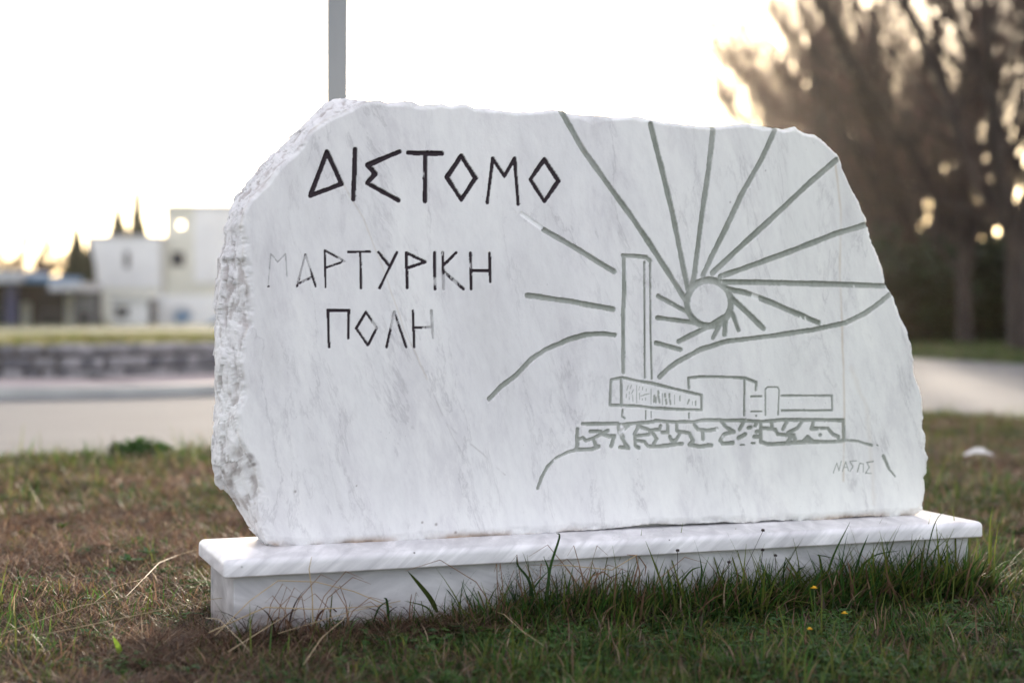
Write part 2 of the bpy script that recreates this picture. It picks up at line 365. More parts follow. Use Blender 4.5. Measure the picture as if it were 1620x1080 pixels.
# raised lawn behind the wall
E2 = E+Nn*2.45; rows = 26; V = []
for p in E2:
    for j in range(rows+1):
        t = (j/rows)**1.6; y = p[1]+t*(76-p[1]); z = .32+.08*math.sin(min(t*8, 1)*math.pi/2)-.95*t**1.1+.03*float(vnoise(p[0]*.8, y*.8, seed=9))
        V.append((p[0], y, z))
idx = np.arange(len(V)).reshape(len(E2), rows+1)
tag(link('raised_lawn', npmesh('raised_lawn', V, np.stack([idx[:-1, :-1], idx[1:, :-1], idx[1:, 1:], idx[:-1, 1:]], -1).reshape(-1, 4), smooth=True), noisy('lawn_turf', (.085, .090, .018), (.16, .145, .035), .8, .95, .9, 10, bdist=.06)), kind='structure')

# ------------------------------------------------------------------ the carved slab
ANG = math.atan2(FPX, 7390.0); cA, sA = math.cos(ANG), math.sin(ANG)
OX, OY = (370-810)/FPX*3.68, 3.68
def toplane(px, py, n):
    a = (np.asarray(px, float)-810)/FPX
    s = (a*(OY+n*cA)-OX+n*sA)/(cA-a*sA); Y = OY+s*sA+n*cA
    return s, CAMH-(np.asarray(py, float)-HOR)/FPX*Y
def world(s, n, z=0.): return (OX+s*cA-n*sA, OY+s*sA+n*cA, z)
NF = .14; TH = .145; CAPZ = .1655
# (face px, face py, silhouette px, silhouette py or None)
OUT = [(434, 864, 432, 865), (421, 857, 418, 857), (412, 838, 405, 842), (410, 804, 391, 815), (411, 774, 372, 792), (407, 748, 356, 775), (398, 731, 348, 757), (382, 705, 345, 733), (376, 680, 347, 705),
       (374, 654, 344, 676), (384, 628, 347, 640), (386, 601, 345, 610), (380, 574, 346, 568), (385, 540, 349, 530), (393, 515, 346, 505), (392, 472, 345, 478), (389, 434, 349, 423), (384, 407, 349, 409),
       (386, 385, 357, 385), (381, 357, 361, 357), (385, 335, 369, 335), (396, 315, 380, 312), (409, 302, 395, 292), (423, 288, 407, 276), (441, 266, 421, 258), (478, 229, 454, 229), (492, 205, 485, 198), (520, 187, 502, 180), (547, 174, 516, 163), (561, 167, 533, 157), (575, 161, 560, 159),
       ] + [(x, y, None, None) for x, y in [(602, 158.5), (615, 161.6), (641, 159), (659, 162), (669, 166), (682, 164), (687, 166), (700, 163.7), (713, 167), (739, 165), (752, 171), (770, 169), (791, 173.6), (817, 177), (843, 176), (879, 173), (892, 175),
       (899, 179), (945, 183), (982, 185), (1012, 184), (1054, 193), (1090, 197), (1125, 200), (1150, 198), (1180, 195), (1205, 199), (1228, 202), (1241, 204.6), (1260, 200.5), (1272, 209), (1291, 213), (1307, 224), (1326, 243), (1335, 265), (1351, 300), (1373, 344), (1376, 366), (1387, 397), (1397, 419), (1402, 448),
       (1414, 467), (1425, 489), (1427, 498), (1435, 519), (1443, 540), (1447, 564), (1449, 590), (1455, 608), (1461, 626), (1465, 659), (1463, 673), (1466, 694), (1465, 709), (1470, 724), (1469, 742), (1465, 756), (1464, 780), (1462, 800), (1463, 807), (1448, 815),
       (1421, 818), (1383, 816.5), (1352, 818.5), (1318, 821), (1268, 824), (1230, 823), (1180, 827), (1145, 826), (1077, 830), (1031, 828.5), (1000, 833), (950, 838), (900, 841), (848, 844.5), (744, 850), (633, 857), (537, 861.5), (467, 864.5)]]
OUT = np.array([[np.nan if v is None else v for v in r] for r in OUT], float)
Fs, Fz = toplane(OUT[:, 0], OUT[:, 1], NF); Ss, Sz = toplane(OUT[:, 2], OUT[:, 3], NF+.6*TH)
nn = np.isnan(Ss); Ss[nn] = Fs[nn]; Sz[nn] = Fz[nn]
CELL = .002
s0, s1, z0, z1 = Fs.min()-.01, Fs.max()+.01, Fz.min()-.01, Fz.max()+.01
gs = np.arange(s0, s1, CELL); gzz = np.arange(z0, z1, CELL); S, Z = np.meshgrid(gs, gzz)   # rows = z
def seg_dist(S, Z, a, b):
    ax, ay = a; dx, dy = b[0]-ax, b[1]-ay; l = dx*dx+dy*dy+1e-12
    t = np.clip(((S-ax)*dx+(Z-ay)*dy)/l, 0, 1); return np.hypot(S-ax-t*dx, Z-ay-t*dy), t
sdO = np.full(S.shape, 9.); inside = np.zeros(S.shape, bool)
for i in range(len(Fs)):
    j = (i+1) % len(Fs); d, _ = seg_dist(S, Z, (Fs[i], Fz[i]), (Fs[j], Fz[j])); sdO = np.minimum(sdO, d)
    if Fz[i] != Fz[j]:
        c = ((Fz[i] > Z) != (Fz[j] > Z)) & (S < (Fs[j]-Fs[i])*(Z-Fz[i])/(Fz[j]-Fz[i])+Fs[i]); inside ^= c
sdO = np.where(inside, -sdO, sdO)+.0016*fbm(S*60, Z*60, seed=21, o=3)
# ---- strokes.  every group: (name, label, colour 'ink'/'line', width px, depth m, wear, polylines in photo px)
def zz(ox, oy, k, pts): return [(ox+x/k, oy+y/k) for x, y in pts]
A = lambda *p: zz(340, 150, 2.893, p)
B = lambda *p: zz(400, 340, 3.24, p)
D = lambda *p: zz(760, 160, 2.382, p)
G = lambda *p: zz(900, 380, 4.91, p)
H = lambda *p: zz(900, 580, 6.75, p)
K = lambda *p: zz(1120, 580, 5.06, p)
GR = []
def grp(name, label, kind, wd, dep, wear, *lines): GR.append((name, label, kind, wd, dep, wear, [l if isinstance(l, tuple) else (l, wd) for l in lines]))
LW = 8.8
grp('letter', 'large black carved Delta', 'ink', LW, .0055, .03, A((514, 262), (437, 463), (580, 408), (514, 262)))
grp('letter', 'large black carved Iota', 'ink', LW, .0055, .03, A((642, 252), (635, 478)))
grp('letter', 'large black carved angular Sigma', 'ink', LW, .0055, .03, A((846, 261), (698, 322), (735, 362), (698, 405), (840, 483)))
grp('letter', 'large black carved Tau', 'ink', LW, .0055, .03, A((886, 266), (1039, 270)), A((963, 270), (962, 488)))
grp('letter', 'first large black diamond-shaped Omicron', 'ink', LW, .0055, .03, A((1128, 280), (1193, 382), (1128, 480), (1062, 378), (1128, 280)))
grp('letter', 'large black carved Mu', 'ink', 7.0, .004, .10, A((1247, 493), (1272, 292), (1325, 373), (1372, 292), (1388, 500)))
grp('letter', 'second large black diamond-shaped Omicron', 'ink', LW-.8, .004, .05, A((1508, 296), (1573, 395), (1508, 488), (1444, 388), (1508, 296)))
W2 = 5.8
grp('letter', 'worn pale Mu that has lost its paint', 'ink', 3.2, .0012, .70, B((78, 366), (92, 200), (128, 242), (168, 200), (175, 315)))
grp('paint_spot', 'dark spot at the foot of the pale Mu', 'ink', 4.6, .0012, .0, B((79, 367), (82, 368)))
grp('letter', 'half faded Alpha of the middle line', 'ink', 4.6, .0025, .48, B((227, 366), (270, 203), (323, 368)), B((240, 350), (305, 318)))
grp('letter', 'faded first Rho of the middle line', 'ink', 4.8, .0025, .46, B((373, 370), (369, 182), (470, 238), (376, 270)))
grp('letter', 'Tau of the middle line', 'ink', W2, .003, .12, B((490, 189), (600, 189)), B((551, 189), (555, 375)))
grp('letter', 'Upsilon of the middle line', 'ink', W2, .003, .18, B((645, 192), (697, 258)), B((739, 192), (650, 375)))
grp('letter', 'dark second Rho of the middle line', 'ink', W2, .003, .12, B((792, 373), (787, 194), (885, 242), (793, 272)))
grp('letter', 'Iota of the middle line', 'ink', W2+.6, .003, .25, B((932, 194), (934, 380)))
grp('letter', 'Kappa of the middle line', 'ink', W2, .003, .42, B((973, 194), (978, 380)), B((1043, 193), (980, 256)), B((980, 292), (1080, 380)))
grp('letter', 'Eta closing the middle line', 'ink', W2+.6, .003, .12, B((1116, 197), (1120, 380)), B((1213, 197), (1218, 342)), B((1118, 285), (1216, 288)))
grp('letter', 'Pi opening the lowest line', 'ink', W2, .003, .30, B((385, 490), (391, 676)), B((385, 489), (492, 490), (489, 632)))
grp('letter', 'diamond-shaped Omicron of the lowest line', 'ink', 5.4, .003, .34, B((580, 498), (635, 580), (590, 668), (530, 582), (580, 498)))
grp('letter', 'Lambda of the lowest line', 'ink', 5.4, .003, .38, B((686, 676), (725, 497), (786, 676)))
grp('letter', 'Eta closing the lowest line', 'ink', 5.4, .003, .34, B((820, 492), (828, 676)), B((915, 492), (924, 632)), B((822, 577), (920, 577)))
RW = 10.0
rays = [[(307, 40), (385, 180), (500, 340), (580, 450), (660, 570), (778, 756)], [(642, 87), (680, 240), (720, 400), (768, 640), (783, 708)], [(878, 102), (860, 260), (835, 430), (808, 650), (795, 710)],
        [(1112, 107), (1060, 220), (985, 350), (930, 470), (870, 590), (840, 655)], [(1343, 222), (1240, 310), (1090, 450), (980, 550), (875, 648)], [(1458, 465), (1340, 500), (1200, 555), (1050, 610), (905, 662)],
        [(1524, 697), (1400, 692), (1200, 687), (1000, 682), (905, 682)], [(1275, 835), (1180, 795), (1100, 760), (1000, 722), (932, 708)], [(1068, 857), (1010, 800), (950, 745)], [(974, 863), (955, 810), (942, 785)], [(921, 880), (925, 832)],
        [(878, 891), (902, 845)], [(748, 905), (850, 855), (915, 815)], [(667, 816), (790, 832), (850, 843)], [(670, 735), (790, 800), (825, 838)]]
for k, r in enumerate(rays): grp('carved_ray', None, 'line', RW if k < 9 else 8.8, .0085, .28 if k == 7 else .04, D(*r))
grp('carved_ray', 'worn ray below the last letter of the top line', 'line', 9.6, .008, .05, D((238, 484), (370, 560), (505, 643)), )
grp('worn_ray_tip', 'chipped white tip of a ray', 'white', 8.0, .0022, .0, D((155, 425), (238, 484)))
grp('carved_ray', None, 'line', 9.8, .008, .03, D((178, 732), (340, 755), (500, 784)))
grp('carved_dash', None, 'line', 8.2, .007, .10, D((662, 911), (755, 937)))
th = np.linspace(0, 2*math.pi, 25)
grp('carved_sun_ring', None, 'line', 12, .0085, .03, [(1122+35*math.cos(t), 479.5+36.5*math.sin(t)) for t in th])
grp('carved_hill_line', None, 'line', 8.8, .0075, .05, [(774, 631), (792, 612), (817, 593), (841, 568), (863, 553), (900, 537), (928, 529), (955, 528), (973, 530)])
grp('carved_hill_line', None, 'line', 9.0, .0075, .04, [(1044, 596), (1056, 584), (1071, 573), (1108, 553), (1150, 540), (1222, 531.5), (1285, 522), (1339, 510.5), (1369, 496), (1391, 480), (1408, 466)])
grp('carved_tower', None, 'line', 7.6, .006, .07, (G((428, 130), (432, 400), (423, 560), (425, 1025)), 7.8), (G((420, 118), (520, 125), (600, 132), (630, 160)), 7.6), (G((587, 170), (592, 1068)), 4.6), (G((632, 170), (636, 700), (646, 1075)), 4.6))
grp('carved_building', None, 'line', 5.8, .0055, .04, H((452, 140), (575, 115), (700, 145), (900, 180), (1100, 230), (1420, 305), (1420, 462), (1150, 455), (900, 440), (740, 420), (440, 410), (452, 140)), H((560, 120), (565, 418)),
    (H((575, 462), (570, 530), (600, 552)), 4.4), (H((825, 470), (822, 560)), 3.8), (H((880, 478), (882, 550)), 2.8), (H((1285, 500), (1285, 550)), 4.6))
hat = [(725, 200, 725, 385), (878, 235, 878, 400), (1000, 285, 1000, 405), (1130, 300, 1130, 400), (1320, 370, 1320, 410), (635, 200, 620, 250), (670, 195, 655, 235), (690, 245, 672, 285), (645, 265, 650, 310), (615, 290, 612, 330), (680, 300, 685, 370), (645, 330, 645, 350), (755, 210, 748, 250), (790, 215, 785, 250), (825, 235, 828, 260), (752, 280, 755, 350), (765, 312, 800, 305), (803, 298, 855, 290), (820, 335, 820, 355), (785, 340, 785, 355)]
fat = [(915, 310, 910, 375), (928, 330, 930, 378), (955, 310, 970, 380), (1028, 290, 1032, 325), (1038, 348, 1042, 395), (1075, 290, 1075, 325), (1080, 350, 1088, 400), (1188, 315, 1188, 360), (1285, 352, 1270, 395), (1355, 372, 1355, 408), (955, 262, 957, 285)]
grp('window_marks', None, 'line', 2.4, .0012, .0, *([(H((a, b), (c, d)), 2.4) for a, b, c, d in hat]+[(H((a, b), (c, d)), 4.4) for a, b, c, d in fat]))
grp('carved_building', None, 'line', 5.6, .0055, .10, [(1090.5, 614), (1089.5, 598), (1106, 596), (1140, 596)], [(1140, 596), (1179, 598), (1197, 605), (1196, 617)], (K((295, 100), (292, 388)), 4.8))
grp('carved_building', None, 'line', 4.2, .004, .03, K((347, 237), (430, 237)), (K((342, 245), (343, 350)), 1.6), K((347, 358), (430, 358)), (K((386, 392), (388, 393)), 4.8), K((462, 388), (462, 178), (480, 163), (560, 165), (572, 185), (563, 383)))
grp('carved_building', None, 'line', 5.0, .0045, .02, K((592, 232), (995, 232), (997, 350), (592, 350)))
grp('window_marks', None, 'line', 1.6, .0008, .2, *[K((x, y), (x+dx, y+dy)) for x, y, dx, dy in ((640, 268, 22, 0), (645, 285, 2, 12), (680, 290, 3, 6), (740, 285, 3, 5), (800, 305, 0, 22), (850, 270, 12, 2), (893, 265, 0, 32), (930, 290, 12, 4), (925, 320, 10, 3))])
WW = 7.6
wl = [H((150, 610), (330, 610), (520, 607)), H((95, 665), (90, 760), (95, 830), (80, 885), (240, 880), (320, 850)), H((110, 770), (150, 757), (185, 790), (260, 762), (420, 682)), H((230, 690), (340, 692)), H((262, 770), (290, 840)), H((345, 718), (440, 742), (490, 740), (455, 845)),
      (H((530, 630), (545, 720), (590, 800), (640, 868), (550, 858)), 7.5), H((550, 622), (720, 602), (900, 590), (930, 575), (1100, 590), (1340, 590), (1440, 570), (1620, 570)), (H((640, 625), (560, 700), (590, 760)), 7), H((740, 632), (850, 670), (900, 710), (940, 770), (910, 820)),
      H((740, 650), (702, 720), (720, 742), (860, 722)), H((710, 752), (712, 840), (750, 868)), H((742, 790), (810, 800), (850, 848), (960, 850), (1210, 820)), H((860, 680), (970, 670), (982, 630)), H((1000, 700), (1060, 702), (1055, 612)), H((1155, 612), (1155, 680), (1190, 710), (1150, 780), (1100, 790), (1080, 745)),
      H((1180, 690), (1290, 710), (1330, 790), (1290, 830), (1390, 850), (1520, 840)), H((1340, 612), (1380, 670), (1500, 682), (1580, 662)), H((1430, 690), (1436, 772)),
      K((0, 430), (90, 430), (280, 430), (420, 440), (600, 425), (720, 425), (900, 425), (1085, 430), (1090, 580)), K((110, 440), (150, 485), (210, 520), (130, 540), (100, 590), (120, 615), (200, 610)), K((0, 510), (60, 502)), K((0, 627), (30, 630)), K((290, 440), (255, 500)), K((400, 440), (380, 470)),
      K((245, 570), (300, 540)), K((390, 520), (420, 515)), K((425, 440), (425, 600), (480, 620), (600, 615), (800, 600), (1060, 600), (1090, 590)), K((370, 560), (420, 560)), K((440, 490), (540, 502), (560, 540), (680, 550), (640, 600)), K((510, 440), (515, 490)), K((640, 430), (600, 500)),
      K((760, 430), (720, 490), (640, 530)), K((690, 550), (700, 590)), K((760, 600), (800, 562), (840, 600)), K((850, 430), (830, 495), (960, 492), (1000, 540), (1045, 560), (1050, 600)), K((899, 545), (902, 546)), (K((262, 625), (290, 625)), 4), (K((350, 610), (375, 612)), 4.5), K((325, 487), (345, 485))]
grp('carved_stone_wall', None, 'line', WW, .005, .10, *wl)
grp('carved_hill_line', None, 'line', 6.2, .004, .05, [(915, 711), (898, 715), (880, 724), (866, 738), (857, 755), (851, 772)])
grp('carved_hill_line', None, 'line', 5.6, .003, .12, K((1092, 588), (1200, 595), (1250, 612), (1312, 628)))
grp('carved_hill_line', None, 'line', 6.0, .003, .12, (K((1405, 712), (1450, 815)), 6.2), (K((1450, 815), (1500, 878)), 4.0), (K((1352, 625), (1362, 632)), 3))
SG = 3.0
grp('signature_letter', 'small carved Nu of the signature', 'line', SG, .0018, .05, K((1005, 848), (1032, 770), (1050, 832), (1068, 755)))
grp('signature_letter', 'small carved Alpha of the signature', 'line', SG, .0018, .05, K((1076, 838), (1104, 760), (1126, 832)), K((1086, 805), (1118, 803)))
grp('signature_letter', 'first small carved Sigma of the signature', 'line', SG, .0018, .05, K((1190, 752), (1136, 756), (1162, 798), (1138, 836)))
grp('signature_letter', 'small carved Pi of the signature', 'line', SG, .0018, .05, K((1196, 842), (1216, 772), (1244, 776), (1243, 842)))
grp('signature_letter', 'last small carved Sigma of the signature', 'line', SG, .0018, .05, K((1322, 758), (1272, 765), (1292, 805), (1263, 850), (1310, 853)))
for r in GR: pass
sd = np.full(S.shape, 9.); gid = np.full(S.shape, -1); HWm = np.zeros(S.shape)
PX = 1/FPX
for g, (nm, lb, kd, wd, dep, wear, lines) in enumerate(GR):
    for pts, wdd in lines:
        ps, pz = toplane([p[0] for p in pts], [p[1] for p in pts], NF)
        for i in range(len(ps)-1):
            a, b = (ps[i], pz[i]), (ps[i+1], pz[i+1]); hw = wdd*.5*(OY+ps[i]*sA+NF*cA)*PX; mg = hw+.008
            i0, i1 = np.searchsorted(gs, [min(a[0], b[0])-mg, max(a[0], b[0])+mg]); j0, j1 = np.searchsorted(gzz, [min(a[1], b[1])-mg, max(a[1], b[1])+mg])
            if i1 <= i0 or j1 <= j0: continue
            sl = (slice(j0, j1), slice(i0, i1)); d, _ = seg_dist(S[sl], Z[sl], a, b); d = d-hw
            m_ = d < sd[sl]; sd[sl] = np.where(m_, d, sd[sl]); gid[sl] = np.where(m_, g, gid[sl]); HWm[sl] = np.where(m_, hw, HWm[sl])
wob = .0005*fbm(S*150, Z*150, seed=31, o=3)+.0007*fbm(S*28, Z*28, seed=32, o=2); sd = sd+wob*np.clip(HWm/.004, .3, 1.6)
# snap grid nodes onto outline and groove edges so the cuts are crisp
def snap(S2, Z2, f, lim=.5):
    gz_, gs_ = np.gradient(f, CELL); g2 = np.maximum(gz_**2+gs_**2, .25); m_ = np.abs(f) < lim*CELL
    S2 = np.where(m_, S2-f*gs_/g2, S2); Z2 = np.where(m_, Z2-f*gz_/g2, Z2); return S2, Z2, np.where(m_, 0., f)
S2, Z2, sdg = snap(S.copy(), Z.copy(), sd)
S2, Z2, sdO2 = snap(S2, Z2, sdO, .62)
DEP = np.array([g[4] for g in GR]+[0.]); WEAR = np.array([g[5] for g in GR]+[0.]); KND = np.array([{'ink': 1, 'line': 2, 'white': 3}[g[2]] for g in GR]+[0])
t = np.clip(-sdg/np.maximum(HWm, 1e-4), 0, 1)
dep = np.where(sdg < 0, DEP[gid]*np.sqrt(np.clip(1-(1-t)**2, 0, 1)), 0.)*np.where(sdO2 < 0, 1, 1)
dep = dep*(1+.18*fbm(S*90, Z*90, seed=41, o=3))
# edge break-off
e = -sdO2; bott = np.clip((.24-Z)/.06, 0, 1)
chip = np.clip(1-e/(.010+.020*np.clip(fbm(S*14, Z*14, seed=51), 0, 1)+.012*bott), 0, 1)
YF = NF+dep+chip**1.6*(.006+.012*np.clip(fbm(S*38, Z*38, seed=52)+.3, 0, 1))+.0012*fbm(S*3, Z*3, seed=53)+chip*.0015*fbm(S*200, Z*200, seed=54, o=2)
wn = .5+.5*fbm(S*150, Z*55, seed=61, o=4); wn2 = .5+.5*fbm(S*22, Z*22, seed=62, o=3)
wv = .65*wn2+.35*wn                       # roughly .2...8
thr = .22+.46*WEAR[gid]
pm = np.clip((wv-thr)/.05+.5, 0, 1)*np.where(WEAR[gid] > 0, 1, 1)
pm = np.where(WEAR[gid] == 0, 1, pm)
edgefade = np.clip(-sdg/(CELL*.35)+.0, 0, 1)
ink = np.where(KND[gid] == 1, pm*edgefade, 0.); ink = np.where((KND[gid] == 1) & (HWm < .0026), ink*.95, ink)
faint = (gid == 7); ink = np.where(faint, np.clip(edgefade*.5*(.3+wn), 0, .45), ink)
ink = np.where((KND[gid] == 1) & (WEAR[gid] >= .25) & (sdg < 0), np.maximum(ink, .35*np.clip(1-np.abs(sdg)/.0011, 0, 1)), ink)
ink = np.where((KND[gid] == 1) & (WEAR[gid] >= .2) & (gid != 7), np.maximum(ink, edgefade*np.clip(.16+.5*wn, 0, .5)), ink)
line = np.where(KND[gid] == 2, np.clip(pm*edgefade*np.clip(.84+.22*fbm(S*9, Z*9, seed=77)+.22*(wn-.5), .45, 1), 0, 1), 0.)
white = np.where(KND[gid] == 3, edgefade*np.clip(.4+wn, 0, 1), 0.)
white = np.maximum(white, np.where((sdg > 0) & (sdg < .003) & (fbm(S*120, Z*120, seed=71) > .45) & (KND[gid] == 2), .8, 0.))
def pline(pts, wpx, jit=.004):
    ps, pz = toplane([p[0] for p in pts], [p[1] for p in pts], NF); d = np.full(S.shape, 9.)
    Sj = S+jit*fbm(S*18, Z*18, seed=81); Zj = Z+jit*fbm(S*18, Z*18, seed=82)
    for i in range(len(ps)-1): d = np.minimum(d, seg_dist(Sj, Zj, (ps[i], pz[i]), (ps[i+1], pz[i+1]))[0])
    return np.clip(1-d/(wpx*.5*4.1*PX), 0, 1)
vein = .62*pline([(1322, 262), (1330, 330), (1329, 440), (1334, 560), (1336, 650), (1334, 760)], 6.5, .002)*np.clip(.7+.8*fbm(S*30, Z*12, seed=83), 0, 1)
vein = np.maximum(vein, .32*pline([(543, 290), (575, 345), (604, 420), (640, 520), (676, 600)], 3.2))
vein = np.maximum(vein, .16*pline([(1345, 580), (1368, 640), (1380, 720), (1384, 800)], 14, .01))
vein = np.maximum(vein, .22*np.clip(1-e/.004, 0, 1)*np.clip(fbm(S*26, Z*26, seed=84)*3, 0, 1))
crack = .55*pline([(668, 588), (690, 632), (706, 668), (740, 700), (776, 730), (800, 752)], 2.6)*np.clip(.5+1.6*fbm(S*40, Z*40, seed=85), 0, 1)
crack = np.maximum(crack, .30*pline([(706, 668), (722, 700), (735, 722)], 2.4))
for px_, py_, r_ in ((467, 777, 2.4), (564, 768, 1.6), (1155, 320, 1.8), (1211, 270, 1.6), (690, 829, 2.6), (668, 826, 2.2), (721, 842, 2.6), (395, 724, 7.5), (402, 735, 4)):
    a_, b_ = toplane(px_, py_, NF); d = np.hypot(S-a_, Z-b_)/(r_*4*PX); crack = np.maximum(crack, .85*np.clip(1.6-1.3*d, 0, 1))
crack = np.maximum(crack, .9*np.clip(pline([(362, 690), (378, 704), (392, 722), (398, 734)], 4.5), 0, 1))
rust = np.clip(1.25-e/.02, 0, 1)*np.clip(fbm(S*9, Z*9, seed=86)*2.2+.1, 0, 1)*np.clip((.185-Z)/.02, 0, 1)*.8
for px_, py_, r_ in ((436, 862, 26), (1445, 811, 30), (740, 848, 14), (600, 857, 16)):
    a_, b_ = toplane(px_, py_, NF); rust = np.maximum(rust, .8*np.clip(1-np.hypot(S-a_, (Z-b_)*3)/(r_*4*PX), 0, 1)*np.clip(.6+fbm(S*70, Z*70, seed=87), 0, 1))
dirtF = np.clip(fbm(S*34, Z*34, seed=88)*2.2-.15, 0, 1)*np.clip(1-e/.010, 0, 1)*.5*np.clip((.5-S)/.3, 0, 1)
AT = dict(ink=ink, line=line, white=white, vein=vein, crack=crack, rust=rust, dirt=dirtF, rough=chip*.6)
keepv = (sdO2 <= 0)
q = keepv[:-1, :-1] & keepv[:-1, 1:] & keepv[1:, 1:] & keepv[1:, :-1]
idg = np.arange(S.size).reshape(S.shape)
quads = np.stack([idg[:-1, :-1], idg[:-1, 1:], idg[1:, 1:], idg[1:, :-1]], -1)[q]
sdq = (sdg[:-1, :-1]+sdg[:-1, 1:]+sdg[1:, 1:]+sdg[1:, :-1])[q]/4
cor = np.stack([gid[:-1, :-1], gid[:-1, 1:], gid[1:, 1:], gid[1:, :-1]], -1)[q]
csd = np.stack([sdg[:-1, :-1], sdg[:-1, 1:], sdg[1:, 1:], sdg[1:, :-1]], -1)[q]
qg = np.where(sdq < 0, np.take_along_axis(cor, csd.argmin(1)[:, None], 1)[:, 0], -1)
P = np.stack([S2, YF, Z2], -1).reshape(-1, 3); flat = {k: v.reshape(-1) for k, v in AT.items()}
# smooth normals shared by body and cut pieces
Px = np.gradient(np.stack([S2, YF, Z2], -1), axis=1); Pz = np.gradient(np.stack([S2, YF, Z2], -1), axis=0)
Nrm = np.cross(Px, Pz); Nrm /= np.linalg.norm(Nrm, axis=-1, keepdims=True); Nrm = Nrm.reshape(-1, 3)
Nrm[Nrm[:, 1] > 0] *= -1
slab = empty('inscribed_slab', world(0, 0, CAPZ), ANG, 'rough-edged white marble slab carved with Greek lettering and a sun over a building', 'monument')
def sub(quads_):
    u, inv = np.unique(quads_, return_inverse=True); return u, inv.reshape(quads_.shape)
def setnorm(me, nv):
    me.normals_split_custom_set_from_vertices([tuple(v) for v in nv])
off = np.array([0, 0, -CAPZ])
for g, gdef in enumerate(GR):
    qq = quads[qg == g]
    if len(qq) == 0: continue
    u, iv = sub(qq); me = npmesh(gdef[0], P[u]+off, iv, smooth=True, attrs={k: v[u] for k, v in flat.items()})
    setnorm(me, Nrm[u]); o = link(gdef[0], me, M['slab'], slab)
    if gdef[1]: o['label'] = gdef[1]
# body = remaining face + broken flanks + back
qq = quads[qg < 0]; u, iv = sub(qq); nb = len(u)
vb = P[u]; ab = {k: v[u] for k, v in flat.items()}
ed = np.concatenate([quads[:, [0, 1]], quads[:, [1, 2]], quads[:, [2, 3]], quads[:, [3, 0]]]); key = np.sort(ed, 1); kk = key[:, 0].astype(np.int64)*S.size+key[:, 1]
uu, first, cnt = np.unique(kk, return_index=True, return_counts=True); be = ed[first[cnt == 1]]          # outline edges of the whole face
bv = np.unique(be); rank = {v: i for i, v in enumerate(bv)}; nbv = len(bv)
p0 = P[bv][:, [0, 2]]
best = np.full(nbv, 9.); tgt = np.zeros((nbv, 2)); lf = np.zeros(nbv); nrm2 = np.zeros((nbv, 2))
isl = (~nn).astype(float)
for i in range(len(Fs)):
    j = (i+1) % len(Fs); d, t_ = seg_dist(p0[:, 0], p0[:, 1], (Fs[i], Fz[i]), (Fs[j], Fz[j])); m_ = d < best; best = np.where(m_, d, best)
    dx, dz = Fs[j]-Fs[i], Fz[j]-Fz[i]; l_ = math.hypot(dx, dz)
    for c_, (a_, b_, fa, fb) in enumerate(((Ss[i], Ss[j], Fs[i], Fs[j]), (Sz[i], Sz[j], Fz[i], Fz[j]))):
        tgt[:, c_] = np.where(m_, (a_+(b_-a_)*t_)-(fa+(fb-fa)*t_), tgt[:, c_])
    lf = np.where(m_, isl[i]*(1-t_)+isl[j]*t_, lf)
    nrm2[:, 0] = np.where(m_, -dz/l_, nrm2[:, 0]); nrm2[:, 1] = np.where(m_, dx/l_, nrm2[:, 1])
nbr_i = np.concatenate([[rank[a_] for a_ in be[:, 0]], [rank[a_] for a_ in be[:, 1]]]); nbr_j = np.concatenate([[rank[a_] for a_ in be[:, 1]], [rank[a_] for a_ in be[:, 0]]])
deg = np.bincount(nbr_i, minlength=nbv)[:, None]+1.
def lap(a_, it):
    a_ = a_.reshape(nbv, -1).astype(float)
    for _ in range(it):
        b_ = a_.copy(); np.add.at(b_, nbr_i, a_[nbr_j]); a_ = b_/deg
    return a_
tgt = lap(tgt, 60); lf = lap(lf, 60)[:, 0]; nrm2 = lap(nrm2, 30); nrm2 /= np.linalg.norm(nrm2, axis=1)[:, None]; p0s = lap(p0, 5); ysm = lap(P[bv][:, 1], 12)[:, 0]
def facets(x_, y_, z_, seed):
    ix, iy, iz = np.floor(x_), np.floor(y_), np.floor(z_); bd = np.full(x_.shape, 99.); out = np.zeros(x_.shape)
    for dx in (-1, 0, 1):
        for dy in (-1, 0, 1):
            for dz in (-1, 0, 1):
                cx, cy, cz = ix+dx, iy+dy, iz+dz; h_ = [_h(cx, cy, cz, seed+k) for k in range(7)]
                rx, ry, rz_ = x_-cx-h_[0], y_-cy-h_[1], z_-cz-h_[2]; d = rx*rx+ry*ry+rz_*rz_
                val = (h_[3]-.5)*.8+rx*(h_[4]-.5)*1.6+ry*(h_[5]-.5)*1.6+rz_*(h_[6]-.5)*1.6
                m_ = d < bd; bd = np.where(m_, d, bd); out = np.where(m_, val, out)
    return out
NL = 40; layers = []; la = {k: [] for k in AT}
ctr = np.array([.95, .62])
